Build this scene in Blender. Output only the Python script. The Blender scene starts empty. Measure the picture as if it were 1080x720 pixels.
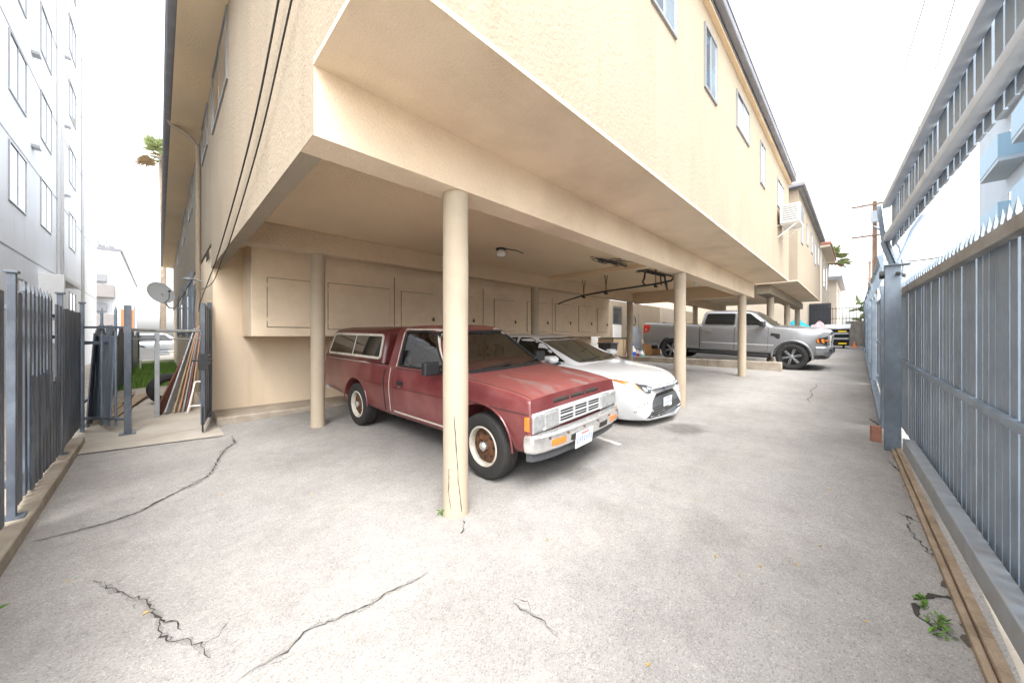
import bpy, bmesh, math, random
from mathutils import Vector, Matrix
from mathutils.bvhtree import BVHTree
from mathutils.geometry import tessellate_polygon
RND = random.Random(11)
SC = bpy.context.scene
COL = SC.collection
rad = math.radians

def g(x, y):
    """height of the sloping driveway (it climbs away from the camera)"""
    return .025 + .033*(min(max(x, -4), 26) - 1.6) + .02*(min(max(y, -1), 8) - 2.25)

# ------------------------------------------------------------------ materials
def mat(name, col, rough=.6, metal=0., var=0., vscale=2., fine=0., fscale=120., bump=0., bscale=120., bdist=.01,
        coat=0., tint=None, tscale=1.2, tamt=.5, spec=.5, emis=None, streak=False):
    m = bpy.data.materials.new(name); m.use_nodes = True
    nt = m.node_tree; N = nt.nodes; L = nt.links
    b = N['Principled BSDF']
    b.inputs['Base Color'].default_value = (*col, 1)
    b.inputs['Roughness'].default_value = rough
    b.inputs['Metallic'].default_value = metal
    b.inputs['Coat Weight'].default_value = coat
    b.inputs['Coat Roughness'].default_value = .08
    b.inputs['Specular IOR Level'].default_value = spec
    if emis:
        b.inputs['Emission Color'].default_value = (*emis[:3], 1); b.inputs['Emission Strength'].default_value = emis[3]
    tc = N.new('ShaderNodeTexCoord')
    vec = tc.outputs['Object']
    if streak:
        mp = N.new('ShaderNodeMapping'); mp.inputs['Scale'].default_value = (1, 1, .55)
        L.new(vec, mp.inputs['Vector']); svec = mp.outputs['Vector']
    else: svec = vec
    cur = None
    def noise(scale, detail=5, rg=.6, v=None):
        n = N.new('ShaderNodeTexNoise'); n.inputs['Scale'].default_value = scale
        n.inputs['Detail'].default_value = detail; n.inputs['Roughness'].default_value = rg
        L.new(v or vec, n.inputs['Vector']); return n.outputs['Fac']
    def ramp(fac, a, b_, c0, c1):
        r = N.new('ShaderNodeValToRGB'); r.color_ramp.elements[0].position = a; r.color_ramp.elements[1].position = b_
        r.color_ramp.elements[0].color = (*c0, 1); r.color_ramp.elements[1].color = (*c1, 1)
        L.new(fac, r.inputs['Fac']); return r.outputs['Color']
    def mix(mode, fac, a, b_):
        x = N.new('ShaderNodeMix'); x.data_type = 'RGBA'; x.blend_type = mode
        if isinstance(fac, float): x.inputs[0].default_value = fac
        else: L.new(fac, x.inputs[0])
        for s, i in ((a, 6), (b_, 7)):
            if isinstance(s, tuple): x.inputs[i].default_value = (*s, 1)
            else: L.new(s, x.inputs[i])
        return x.outputs[2]
    cur = col
    if tint:
        f = N.new('ShaderNodeMath'); f.operation = 'MULTIPLY'; f.inputs[1].default_value = tamt
        rr = N.new('ShaderNodeMapRange'); rr.inputs[1].default_value = .46; rr.inputs[2].default_value = .68
        L.new(noise(tscale, 6, .65, svec), rr.inputs[0]); L.new(rr.outputs[0], f.inputs[0])
        cur = mix('MIX', f.outputs[0], cur, tint)
    if streak:      # rain streaks
        mp2 = N.new('ShaderNodeMapping'); mp2.inputs['Scale'].default_value = (5, 5, .16); L.new(vec, mp2.inputs['Vector'])
        cur = mix('MULTIPLY', 1., cur, ramp(noise(1., 4, .7, mp2.outputs['Vector']), .55, .8, (1., 1., 1.), (.91, .885, .85)))
    if var:
        cur = mix('MULTIPLY', 1., cur, ramp(noise(vscale, 6, .6, svec), .3, .7, (1-var,)*3, (1+var*.4,)*3))
    if fine:
        cur = mix('MULTIPLY', 1., cur, ramp(noise(fscale, 3, .7), .3, .7, (1-fine,)*3, (1+fine*.6,)*3))
    if not isinstance(cur, tuple): L.new(cur, b.inputs['Base Color'])
    if bump:
        bp = N.new('ShaderNodeBump'); bp.inputs['Strength'].default_value = bump; bp.inputs['Distance'].default_value = bdist
        L.new(noise(bscale, 6, .65), bp.inputs['Height']); L.new(bp.outputs['Normal'], b.inputs['Normal'])
    return m

def glass_mat(name, tint, refl=.03, clear=.7):
    m = bpy.data.materials.new(name); m.use_nodes = True
    nt = m.node_tree; N = nt.nodes; L = nt.links
    for n in list(N): N.remove(n)
    out = N.new('ShaderNodeOutputMaterial')
    tr = N.new('ShaderNodeBsdfTransparent'); tr.inputs['Color'].default_value = (*tint, 1)
    gl = N.new('ShaderNodeBsdfGlossy'); gl.inputs['Roughness'].default_value = refl; gl.inputs['Color'].default_value = (.95, .96, .97, 1)
    fr = N.new('ShaderNodeFresnel'); fr.inputs['IOR'].default_value = 2.5
    mx = N.new('ShaderNodeMixShader')
    L.new(fr.outputs[0], mx.inputs[0]); L.new(tr.outputs[0], mx.inputs[1]); L.new(gl.outputs[0], mx.inputs[2])
    L.new(mx.outputs[0], out.inputs['Surface'])
    return m

def asphalt_mat():
    m = bpy.data.materials.new('asphalt'); m.use_nodes = True
    nt = m.node_tree; N = nt.nodes; L = nt.links; b = N['Principled BSDF']
    b.inputs['Roughness'].default_value = .92; b.inputs['Specular IOR Level'].default_value = .25
    tc = N.new('ShaderNodeTexCoord'); vec = tc.outputs['Object']
    def noise(s, d=4, r=.6):
        n = N.new('ShaderNodeTexNoise'); n.inputs['Scale'].default_value = s; n.inputs['Detail'].default_value = d
        n.inputs['Roughness'].default_value = r; L.new(vec, n.inputs['Vector']); return n.outputs['Fac']
    def ramp(f, st):
        r = N.new('ShaderNodeValToRGB'); e = r.color_ramp.elements
        while len(e) < len(st): e.new(.5)
        for q, (p, c) in zip(e, st): q.position = p; q.color = (*c, 1)
        L.new(f, r.inputs['Fac']); return r.outputs['Color']
    def mix(mode, fac, a, c):
        x = N.new('ShaderNodeMix'); x.data_type = 'RGBA'; x.blend_type = mode
        if isinstance(fac, float): x.inputs[0].default_value = fac
        else: L.new(fac, x.inputs[0])
        for s, i in ((a, 6), (c, 7)):
            if isinstance(s, tuple): x.inputs[i].default_value = (*s, 1)
            else: L.new(s, x.inputs[i])
        return x.outputs[2]
    base = ramp(noise(1.1, 6, .6), [(.3, (.29, .28, .27)), (.5, (.325, .317, .307)), (.72, (.36, .35, .336))])
    vo = N.new('ShaderNodeTexVoronoi'); vo.inputs['Scale'].default_value = 165; L.new(vec, vo.inputs['Vector'])
    sep = N.new('ShaderNodeSeparateColor'); L.new(vo.outputs['Color'], sep.inputs[0])
    agg = ramp(sep.outputs[0], [(0, (.66, .66, .67)), (.16, (.89, .89, .89)), (.5, (1., .99, .98)), (.85, (1.06, 1.05, 1.03)), (1, (1.3, 1.29, 1.26))])
    c = mix('MULTIPLY', 1., base, agg)
    c = mix('MULTIPLY', 1., c, ramp(noise(420, 2, .7), [(.3, (.76,)*3), (.7, (1.16,)*3)]))
    c = mix('MULTIPLY', .6, c, ramp(noise(7, 5, .7), [(.35, (.84, .84, .85)), (.6, (1.04,)*3)]))
    c = mix('MULTIPLY', 1., c, ramp(noise(.42, 4, .55), [(.33, (.84, .835, .83)), (.5, (1., .99, .97)), (.66, (1.05, 1.05, 1.05))]))
    c = mix('MULTIPLY', 1., c, ramp(noise(1.9, 7, .72), [(.60, (1.,)*3), (.76, (.80, .77, .73))]))
    # oil drips and tyre grime left by the parked cars
    pos = N.new('ShaderNodeNewGeometry')
    def blot(cx, cy, r, st, cc):
        nonlocal c
        d = N.new('ShaderNodeVectorMath'); d.operation = 'DISTANCE'; d.inputs[1].default_value = (cx, cy, g(cx, cy))
        L.new(pos.outputs['Position'], d.inputs[0])
        ad = N.new('ShaderNodeMath'); ad.operation = 'MULTIPLY_ADD'; ad.inputs[1].default_value = r*1.3; L.new(noise(3.2, 5, .65), ad.inputs[0]); L.new(d.outputs['Value'], ad.inputs[2])
        mr = N.new('ShaderNodeMapRange'); mr.inputs[1].default_value = r*1.55; mr.inputs[2].default_value = r*1.0; mr.inputs[3].default_value = 0; mr.inputs[4].default_value = st
        L.new(ad.outputs[0], mr.inputs[0]); c = mix('MULTIPLY', mr.outputs[0], c, cc)
    blot(5.1, 1.75, .42, .72, (.35, .34, .34)); blot(5.0, 3.2, .7, .6, (.5, .48, .46)); blot(3.0, 3.1, .55, .6, (.45, .43, .42))
    blot(9.3, 3.6, .8, .5, (.55, .53, .5)); blot(5.6, 4.6, .5, .5, (.5, .48, .47)); blot(2.9, 1.95, .28, .5, (.5, .48, .46)); blot(7.9, 2.4, .6, .3, (.62, .6, .57)); blot(2.75, .75, .32, .3, (.6, .57, .55)); blot(1.1, 4.2, .5, .22, (.6, .58, .56))
    L.new(c, b.inputs['Base Color'])
    bp = N.new('ShaderNodeBump'); bp.inputs['Strength'].default_value = .55; bp.inputs['Distance'].default_value = .004
    L.new(vo.outputs['Distance'], bp.inputs['Height']); L.new(bp.outputs['Normal'], b.inputs['Normal'])
    return m

def paint_mat(name, col, faded, rough=.32, coat=.5, amt=.5, metal=0., patch=None):
    """car paint that has oxidised in blotches"""
    m = mat(name, col, rough, metal, tint=faded, tscale=1.3, tamt=amt, coat=coat, var=.12, vscale=5)
    if patch:
        nt = m.node_tree; N = nt.nodes; L = nt.links; b = N['Principled BSDF']
        src = b.inputs['Base Color'].links[0].from_socket
        tc = N.new('ShaderNodeTexCoord'); mp = N.new('ShaderNodeMapping')
        mp.inputs['Scale'].default_value = (.7, 2.0, 1); mp.inputs['Location'].default_value = patch[2]
        L.new(tc.outputs['Object'], mp.inputs['Vector'])
        n = N.new('ShaderNodeTexNoise'); n.inputs['Scale'].default_value = 2.; n.inputs['Detail'].default_value = 7; n.inputs['Roughness'].default_value = .68
        L.new(mp.outputs['Vector'], n.inputs['Vector'])
        r = N.new('ShaderNodeMapRange'); r.inputs[1].default_value = patch[1]; r.inputs[2].default_value = patch[1]+.09
        L.new(n.outputs['Fac'], r.inputs[0])
        geo = N.new('ShaderNodeSeparateXYZ'); L.new(tc.outputs['Normal'], geo.inputs[0])
        up = N.new('ShaderNodeMapRange'); up.inputs[1].default_value = .75; up.inputs[2].default_value = .95; L.new(geo.outputs['Z'], up.inputs[0])
        mu = N.new('ShaderNodeMath'); mu.operation = 'MULTIPLY'; L.new(r.outputs[0], mu.inputs[0]); L.new(up.outputs[0], mu.inputs[1])
        bl = N.new('ShaderNodeMix'); bl.data_type = 'RGBA'; bf = N.new('ShaderNodeMath'); bf.operation = 'MULTIPLY'; bf.inputs[1].default_value = .55; L.new(up.outputs[0], bf.inputs[0]); L.new(bf.outputs[0], bl.inputs[0]); L.new(src, bl.inputs[6]); bl.inputs[7].default_value = (.30, .10, .09, 1); src = bl.outputs[2]
        x = N.new('ShaderNodeMix'); x.data_type = 'RGBA'; L.new(mu.outputs[0], x.inputs[0]); L.new(src, x.inputs[6]); x.inputs[7].default_value = (*patch[0], 1)
        L.new(x.outputs[2], b.inputs['Base Color'])
        rr = N.new('ShaderNodeMapRange'); rr.inputs[3].default_value = rough; rr.inputs[4].default_value = .7; L.new(mu.outputs[0], rr.inputs[0]); L.new(rr.outputs[0], b.inputs['Roughness'])
    return m

CREAM = (.355, .298, .226)
MT = dict(
 stucco=mat('cream_stucco', CREAM, .9, var=.1, vscale=1.3, bump=.6, bscale=26, bdist=.02, tint=(.32, .25, .18), tscale=.9, tamt=.32, streak=True, fine=.13, fscale=70, spec=.2),
 innerwall=mat('brightened_wall_stucco', (.82, .68, .51), .9, var=.07, vscale=.9, bump=.3, bscale=70, bdist=.012, tint=(.6, .47, .34), tscale=.8, tamt=.3, streak=True, fine=.05, spec=.2),  # lit copy of the cream stucco, colour raised to lift the shaded wall
 soffit=mat('brightened_soffit_stucco', (.76, .62, .46), .92, var=.08, vscale=1.2, bump=.5, bscale=60, bdist=.012, tint=(.46, .35, .24), tscale=.8, tamt=.45, fine=.08, spec=.2),  # stucco colour raised to make up for shade under the overhang
 ceiling=mat('brightened_ceiling_stucco', (.87, .675, .455), .95, var=.06, vscale=1., bump=.9, bscale=75, bdist=.02, fine=.12, fscale=110, spec=.15),  # stucco colour raised to brighten surfaces that face down into shade
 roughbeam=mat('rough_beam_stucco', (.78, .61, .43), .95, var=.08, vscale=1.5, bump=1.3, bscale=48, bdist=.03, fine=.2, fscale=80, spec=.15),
 column=mat('column_paint', (.44, .37, .28), .75, var=.06, vscale=3, bump=.18, bscale=40, bdist=.01, tint=(.33, .26, .19), tscale=2.5, tamt=.25, spec=.3),
 panel=mat('painted_plywood', (.85, .70, .52), .7, tint=(.62, .47, .32), tscale=2.2, tamt=.3, var=.06, vscale=3, bump=.08, bscale=30, spec=.3),
 dark=mat('dark_gap', (.03, .026, .022), .9),
 doorgap=mat('door_gap_shadow_paint', (.10, .075, .05), .9),
 concrete=mat('concrete', (.46, .42, .36), .92, var=.16, vscale=2.2, fine=.14, fscale=150, bump=.3, bscale=120, tint=(.36, .3, .24), tscale=1.6, tamt=.5, spec=.25),
 kerb=mat('kerb_concrete', (.42, .37, .3), .92, var=.2, vscale=4, fine=.15, fscale=120, bump=.4, bscale=90, tint=(.25, .19, .14), tscale=3, tamt=.6, spec=.25),
 asphalt=asphalt_mat(),
 crack=mat('crack_filler', (.05, .046, .042), .95, fine=.6, fscale=200),
 white=mat('white_render', (.86, .88, .9), .9, var=.05, vscale=.5, bump=.12, bscale=40, spec=.2, tint=(.7, .72, .74), tscale=.3, tamt=.4, streak=True),
 whitetrim=mat('white_paint', (.8, .8, .79), .5, var=.05, vscale=6),
 alu=mat('grey_aluminium', (.36, .37, .38), .4, .7, var=.08, vscale=8),
 steelblue=mat('grey_blue_fence_paint', (.15, .19, .24), .55, var=.3, vscale=3.5, tint=(.25, .3, .355), tscale=5, tamt=.75, bump=.1, bscale=50, fine=.1, streak=True),
 steelpale=mat('pale_grey_gate_paint', (.22, .28, .35), .5, var=.15, vscale=3.5, tint=(.16, .21, .275), tscale=3.2, tamt=.8, bump=.08, bscale=50, fine=.08),
 darkfence=mat('dark_fence_paint', (.075, .09, .115), .45, var=.35, vscale=3, tint=(.17, .2, .24), tscale=4, tamt=.7, bump=.1, bscale=50, fine=.12, streak=True),
 galv=mat('galvanised_pipe', (.42, .44, .46), .45, .6, var=.2, vscale=8),
 gutter=mat('grey_gutter_paint', (.2, .205, .23), .5, var=.15, vscale=3, tint=(.3, .3, .32), tscale=2, tamt=.6),
 cable=mat('black_cable', (.025, .024, .023), .6),
 pane=mat('window_pane', (.055, .07, .085), .04, .0, coat=1., var=.3, vscale=1.5, spec=1.),
 bluepane=mat('blue_grey_pane', (.13, .18, .24), .05, coat=1., var=.25, vscale=1., spec=1.),
 curtain=mat('curtained_pane', (.2, .245, .28), .06, coat=1., var=.12, vscale=1.2, spec=1.),
 pane_dark=mat('dark_window_pane', (.05, .06, .07), .04, coat=1., spec=1.),
 rubber=mat('tyre_rubber', (.028, .027, .026), .82, var=.25, vscale=9, fine=.2, fscale=90, bump=.2, bscale=120),
 rust=mat('rusty_steel', (.17, .075, .035), .75, .25, var=.4, vscale=22, tint=(.06, .035, .025), tscale=14, tamt=.8, bump=.3, bscale=90),
 rimwhite=mat('dirty_rim_enamel', (.62, .58, .5), .4, var=.25, vscale=14),
 chrome=mat('worn_chrome', (.78, .78, .77), .2, .8, var=.15, vscale=16, tint=(.5, .46, .4), tscale=12, tamt=.45),
 silverplastic=mat('silver_plastic', (.7, .71, .72), .35, .3, var=.1, vscale=12),
 blackplastic=mat('black_plastic', (.02, .021, .023), .45, var=.2, vscale=12),
 greyplastic=mat('faded_grey_plastic', (.085, .088, .095), .6, var=.3, vscale=7),
 orange=mat('amber_lens', (.75, .2, .02), .15, coat=1.),
 red_lens=mat('red_lens', (.55, .015, .015), .12, coat=1.),
 lens=mat('headlamp_lens', (.5, .52, .52), .08, .5, coat=1., var=.25, vscale=24),
 plate=mat('plate_white', (.78, .79, .8), .4),
 plateblue=mat('plate_blue', (.1, .17, .4), .5),
 wood=mat('weathered_board', (.36, .27, .18), .8, var=.3, vscale=5, streak=True, bump=.2, bscale=60),
 brick=mat('clay_brick', (.42, .2, .14), .9, var=.25, vscale=12, bump=.4, bscale=80),
 leaf=mat('weed_leaf', (.12, .26, .03), .6, var=.4, vscale=20),
 grass=mat('grass_blade', (.17, .3, .05), .7, var=.4, vscale=3),
 palm=mat('palm_frond', (.36, .42, .2), .6, var=.4, vscale=3),
 dryfrond=mat('dry_frond', (.3, .22, .12), .8, var=.3, vscale=3),
 trunk=mat('palm_trunk', (.25, .2, .15), .9, var=.35, vscale=4, bump=.5, bscale=20),
 pole=mat('utility_pole_wood', (.3, .2, .14), .9, var=.3, vscale=3, streak=True),
 transformer=mat('transformer_grey', (.5, .55, .6), .5, var=.1),
 tile=mat('red_roof_tile', (.42, .16, .11), .85, var=.3, vscale=6, bump=.5, bscale=9, bdist=.05),
 cream2=mat('cream_render', (.68, .58, .46), .9, var=.08, vscale=.8, bump=.2, bscale=50, spec=.2),
 bluewhite=mat('pale_blue_render', (.42, .49, .55), .85, var=.06, vscale=.6),
 tan=mat('tan_render', (.5, .44, .37), .9, var=.1, vscale=.8, spec=.2),
 bluebalc=mat('blue_balcony_panel', (.3, .46, .58), .55, var=.08, vscale=1.),
 balcgrey=mat('balcony_grey', (.3, .28, .27), .8, var=.1, vscale=1.5),
 redpaint=paint_mat('faded_red_paint', (.15, .026, .028), (.25, .095, .088),   .36, .4, .6, patch=((.2, .145, .135), .55, (3.1, 1.4, 0))),
 redcanopy=paint_mat('canopy_red_paint', (.085, .014, .014), (.16, .05, .045), .35, .3, .6),
 whitepaint=mat('white_car_paint', (.66, .675, .69), .22, coat=.8, spec=.5),
 greypaint=mat('grey_metallic_paint', (.34, .35, .365), .3, .6, coat=.8, var=.06, vscale=6),
 cardboard=mat('cardboard', (.42, .22, .09), .85, var=.12, vscale=4),
 beige=mat('beige_laminate', (.6, .46, .3), .6, var=.08, vscale=3),
 turq=mat('turquoise_tarp', (.02, .5, .62), .6, var=.2, vscale=5),
 pink=mat('pink_bag', (.8, .5, .52), .6, var=.1, vscale=8),
 yellow=mat('yellow_sticker', (.85, .6, .02), .5),
 dumpster=mat('dumpster_black', (.025, .028, .03), .55, var=.3, vscale=4),
 dumpsterlid=mat('dumpster_lid', (.5, .52, .54), .6, var=.1, vscale=4),
 blue=mat('blue_plastic', (.03, .12, .6), .4), green=mat('teal_plastic', (.05, .4, .35), .5),
 seat=mat('seat_cloth', (.3, .24, .2), .9, var=.2, vscale=20),
 dash=mat('dash_vinyl', (.24, .06, .06), .6, var=.2, vscale=6),
 glass=glass_mat('clear_car_glass', (.86, .9, .88)),
 tintglass=mat('tinted_glass', (.012, .014, .014), .04, coat=.35, spec=.5),
 windscreen=mat('windscreen_glass', (.05, .056, .045), .03, coat=1., spec=1.),
 lampwhite=mat('lamp_opal_glass', (.85, .86, .85), .25, coat=.5),
 orangebanner=mat('orange_banner', (.85, .28, .1), .7),
 greymetal=mat('grey_sheet', (.33, .36, .4), .6, .2, var=.25, vscale=3, fine=.2, fscale=60),
 dishgrey=mat('dish_grey', (.46, .47, .47), .5),
 redwood=mat('red_brown_timber', (.17, .06, .045), .7, var=.3, vscale=8),
 orangewood=mat('orange_timber', (.4, .22, .12), .7, var=.2, vscale=8),
 bluegrey=mat('blue_grey_timber', (.26, .28, .3), .7, var=.2, vscale=8),
)

# ------------------------------------------------------------------ mesh builder
class MB:
    def __init__(s): s.v = []; s.f = []; s.mi = []; s.m = 0
    def add(s, vs, fs):
        o = len(s.v); s.v += [tuple(p) for p in vs]; s.f += [tuple(i+o for i in f) for f in fs]; s.mi += [s.m]*len(fs); return s
    def box(s, x0, x1, y0, y1, z0, z1, M=None):
        vs = [Vector((x, y, z)) for z in (z0, z1) for y in (y0, y1) for x in (x0, x1)]
        if M: vs = [M @ p for p in vs]
        return s.add(vs, [(0, 2, 3, 1), (4, 5, 7, 6), (0, 1, 5, 4), (2, 6, 7, 3), (0, 4, 6, 2), (1, 3, 7, 5)])
    def cbox(s, c, sx, sy, sz, M=None):
        T = Matrix.Translation(c) @ (M or Matrix())
        return s.box(-sx/2, sx/2, -sy/2, sy/2, -sz/2, sz/2, T)
    def bar(s, a, b, w, h=None, up=(0, 0, 1)):
        a = Vector(a); b = Vector(b); d = b-a; L_ = d.length
        if L_ < 1e-6: return s
        x = d/L_; u = Vector(up)
        if abs(x.dot(u)) > .98: u = Vector((1, 0, 0))
        y = u.cross(x).normalized(); z = x.cross(y)
        M = Matrix((x, y, z)).transposed().to_4x4(); M.translation = a
        h = h or w
        return s.box(0, L_, -w/2, w/2, -h/2, h/2, M)
    def tube(s, path, r, n=10, caps=True):
        P = [Vector(p) for p in path]; rs = r if isinstance(r, (list, tuple)) else [r]*len(P)
        vs = []; pu = None
        for i, p in enumerate(P):
            t = (P[min(i+1, len(P)-1)] - P[max(i-1, 0)]).normalized()
            if pu is None:
                u = Vector((0, 0, 1)) if abs(t.z) < .9 else Vector((1, 0, 0))
            else: u = pu
            u = (u - t*u.dot(t)).normalized(); w = t.cross(u); pu = u
            vs += [p + (u*math.cos(2*math.pi*k/n) + w*math.sin(2*math.pi*k/n))*rs[i] for k in range(n)]
        fs = [(i*n+k, i*n+(k+1) % n, (i+1)*n+(k+1) % n, (i+1)*n+k) for i in range(len(P)-1) for k in range(n)]
        if caps: fs += [tuple(range(n))[::-1], tuple((len(P)-1)*n+k for k in range(n))]
        return s.add(vs, fs)
    def lathe(s, prof, n=32, M=None, close=False):
        """profile (r, a): revolve about local y axis"""
        M = M or Matrix(); vs = []; k0 = len(prof)
        for i in range(n):
            c, q = math.cos(2*math.pi*i/n), math.sin(2*math.pi*i/n)
            vs += [M @ Vector((r*c, a, r*q)) for r, a in prof]
        fs = []
        for i in range(n):
            j = (i+1) % n
            for k in range(k0-1 if not close else k0):
                l = (k+1) % k0
                fs.append((i*k0+k, j*k0+k, j*k0+l, i*k0+l))
        return s.add(vs, fs)
    def prism(s, poly, M, h):
        """2D polygon in local xy extruded 0..h in local z, placed by M"""
        n = len(poly)
        vs = [M @ Vector((x, y, 0)) for x, y in poly] + [M @ Vector((x, y, h)) for x, y in poly]
        return s.add(vs, [tuple(range(n))[::-1], tuple(range(n, 2*n))] + [(i, (i+1) % n, n+(i+1) % n, n+i) for i in range(n)])
    def rings(s, R_, caps=True, closed=True):
        n = len(R_[0]); vs = [p for r in R_ for p in r]
        fs = [(i*n+k, i*n+(k+1) % n, (i+1)*n+(k+1) % n, (i+1)*n+k) for i in range(len(R_)-1) for k in range(n if closed else n-1)]
        if caps: fs += [tuple(range(n))[::-1], tuple((len(R_)-1)*n+k for k in range(n))]
        return s.add(vs, fs)
    def mesh(s, name):
        me = bpy.data.meshes.new(name); me.from_pydata(s.v, [], s.f)
        for p, i in zip(me.polygons, s.mi): p.material_index = i
        bm = bmesh.new(); bm.from_mesh(me); bmesh.ops.recalc_face_normals(bm, faces=bm.faces); bm.to_mesh(me); bm.free()
        me.update(); return me
    def build(s, name, m, parent=None, smooth=False, bevel=0, seg=2, angle=35):
        return link(name, s.mesh(name), m, parent, smooth, bevel, seg, angle)

def link(name, me, m, parent=None, smooth=False, bevel=0, seg=2, angle=35):
    o = bpy.data.objects.new(name, me); COL.objects.link(o)
    if m is not None:
        for q in (m if isinstance(m, (list, tuple)) else [m]): me.materials.append(MT[q] if isinstance(q, str) else q)
    if parent: o.parent = parent
    if smooth:
        me.shade_smooth(); me.set_sharp_from_angle(angle=rad(angle))
    if bevel:
        b = o.modifiers.new('bevel', 'BEVEL'); b.width = bevel; b.segments = seg; b.limit_method = 'ANGLE'; b.angle_limit = rad(40); b.harden_normals = False
        me.shade_smooth(); me.set_sharp_from_angle(angle=rad(35))
    return o
def tag(o, label=None, cat=None, group=None, kind=None):
    if label: o['label'] = label
    if cat: o['category'] = cat
    if group: o['group'] = group
    if kind: o['kind'] = kind
    return o
def root(name, label, cat, loc=(0, 0, 0), M=None, group=None):
    o = bpy.data.objects.new(name, None); COL.objects.link(o); o.empty_display_size = .2
    o.matrix_world = M if M is not None else Matrix.Translation(loc)
    return tag(o, label, cat, group)
def copy_tree(o, parent=None):
    c = o.copy(); COL.objects.link(c); c.parent = parent
    if parent: c.matrix_parent_inverse = o.matrix_parent_inverse
    for ch in list(o.children): copy_tree(ch, c)
    return c
def sheet(xs, ys, zf, m, name, kind='structure'):
    mb = MB(); n = len(xs)
    mb.add([(x, y, zf(x, y)) for y in ys for x in xs], [(j*n+i, j*n+i+1, (j+1)*n+i+1, (j+1)*n+i) for j in range(len(ys)-1) for i in range(n-1)])
    return tag(mb.build(name, m), kind=kind)
def ground_frame(x, y, heading, dz=0., pitch=0.):
    """matrix: local x along the heading, local z along the slope's normal"""
    n = Vector((-.033 if -4 < x < 26 else 0, -.02 if -1 < y < 8 else 0, 1)).normalized()
    f = Vector((math.cos(heading), math.sin(heading), 0)); f = (f - n*f.dot(n)).normalized(); l = n.cross(f)
    M = Matrix((f, l, n)).transposed().to_4x4(); M.translation = (x, y, g(x, y)+dz)
    return M @ Matrix.Rotation(pitch, 4, 'Y')

# ------------------------------------------------------------------ window on a wall
def window(parent, o, u, w, h, frame='alu', pane='pane', split=True, proud=.022, bar=.032, sill=None):
    """o = lower left corner, u = unit vector along the wall, outward normal = u x z"""
    o = Vector(o); u = Vector(u); z = Vector((0, 0, 1)); n = u.cross(z)
    M = Matrix((u, z, n)).transposed().to_4x4(); M.translation = o
    mb = MB()
    for a in ((0, bar, 0, h), (w-bar, w, 0, h), (bar, w-bar, 0, bar), (bar, w-bar, h-bar, h)):
        mb.box(a[0], a[1], a[2], a[3], -.02, proud, M)
    if split: mb.box(w/2-bar/2, w/2+bar/2, bar, h-bar, -.02, proud-.008, M)
    f = mb.build('window', frame, parent)
    if split and pane in ('pane', 'bluepane'):
        MB().box(bar, w/2-bar/2, bar, h-bar, -.015, .008, M).build('pane', pane, f); MB().box(w/2+bar/2, w-bar, bar, h-bar, -.015, .012, M).build('pane', 'curtain', f)
    else: MB().box(bar, w-bar, bar, h-bar, -.015, .012, M).build('pane', pane, f)
    if sill: MB().box(-.04, w+.04, -.05, -.002, -.01, .07, M).build('sill', sill, f)
    return f
# ------------------------------------------------------------------ ground
def lin(a, b, n): return [a+(b-a)*i/(n-1) for i in range(n)]
sheet([-300, -60, -20, -4, 12, 26, 60, 300], [-300, -60, -20, -1, 8, 24, 60, 300], lambda x, y: g(x, y)-.03, 'concrete', 'ground')

def ribbon(mb, pts, w0, w1=None, dz=.004, seed=1):
    """ragged strip that follows a crack in the paving"""
    r = random.Random(seed); P = []
    for (x0, y0), (x1, y1) in zip(pts[:-1], pts[1:]):
        d = math.hypot(x1-x0, y1-y0); n = max(2, int(d/.025))
        for i in range(n):
            q = i/n; a = .12*min(.1, d)
            P.append((x0+(x1-x0)*q+r.uniform(-a, a), y0+(y1-y0)*q+r.uniform(-a, a)))
    P.append(pts[-1]); n = len(P); V = []
    for i, (x, y) in enumerate(P):
        q = i/(n-1); a = P[max(i-1, 0)]; b = P[min(i+1, n-1)]
        t = Vector((b[0]-a[0], b[1]-a[1])); t = t.normalized() if t.length > 0 else Vector((1, 0)); nn = Vector((-t.y, t.x))
        w = w0*(.25+1.1*r.random()**1.6)*min(1, 6*q+.15, 6*(1-q)+.15)
        V += [(x+nn.x*w, y+nn.y*w, g(x+nn.x*w, y+nn.y*w)+dz), (x-nn.x*w, y-nn.y*w, g(x-nn.x*w, y-nn.y*w)+dz)]
    mb.add(V, [(2*i, 2*i+1, 2*i+3, 2*i+2) for i in range(n-1)])
mb = MB()
xs = [-4]+lin(-3, 12, 16)+[18, 26, 33]; ys = [-.47, -.2, 1, 2, 3, 4, 5, 6, 6.72]; n = len(xs)
mb.add([(x, y, g(x, y)) for y in ys for x in xs], [(j*n+i, j*n+i+1, (j+1)*n+i+1, (j+1)*n+i) for j in range(len(ys)-1) for i in range(n-1)])
mb.m = 1
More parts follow.
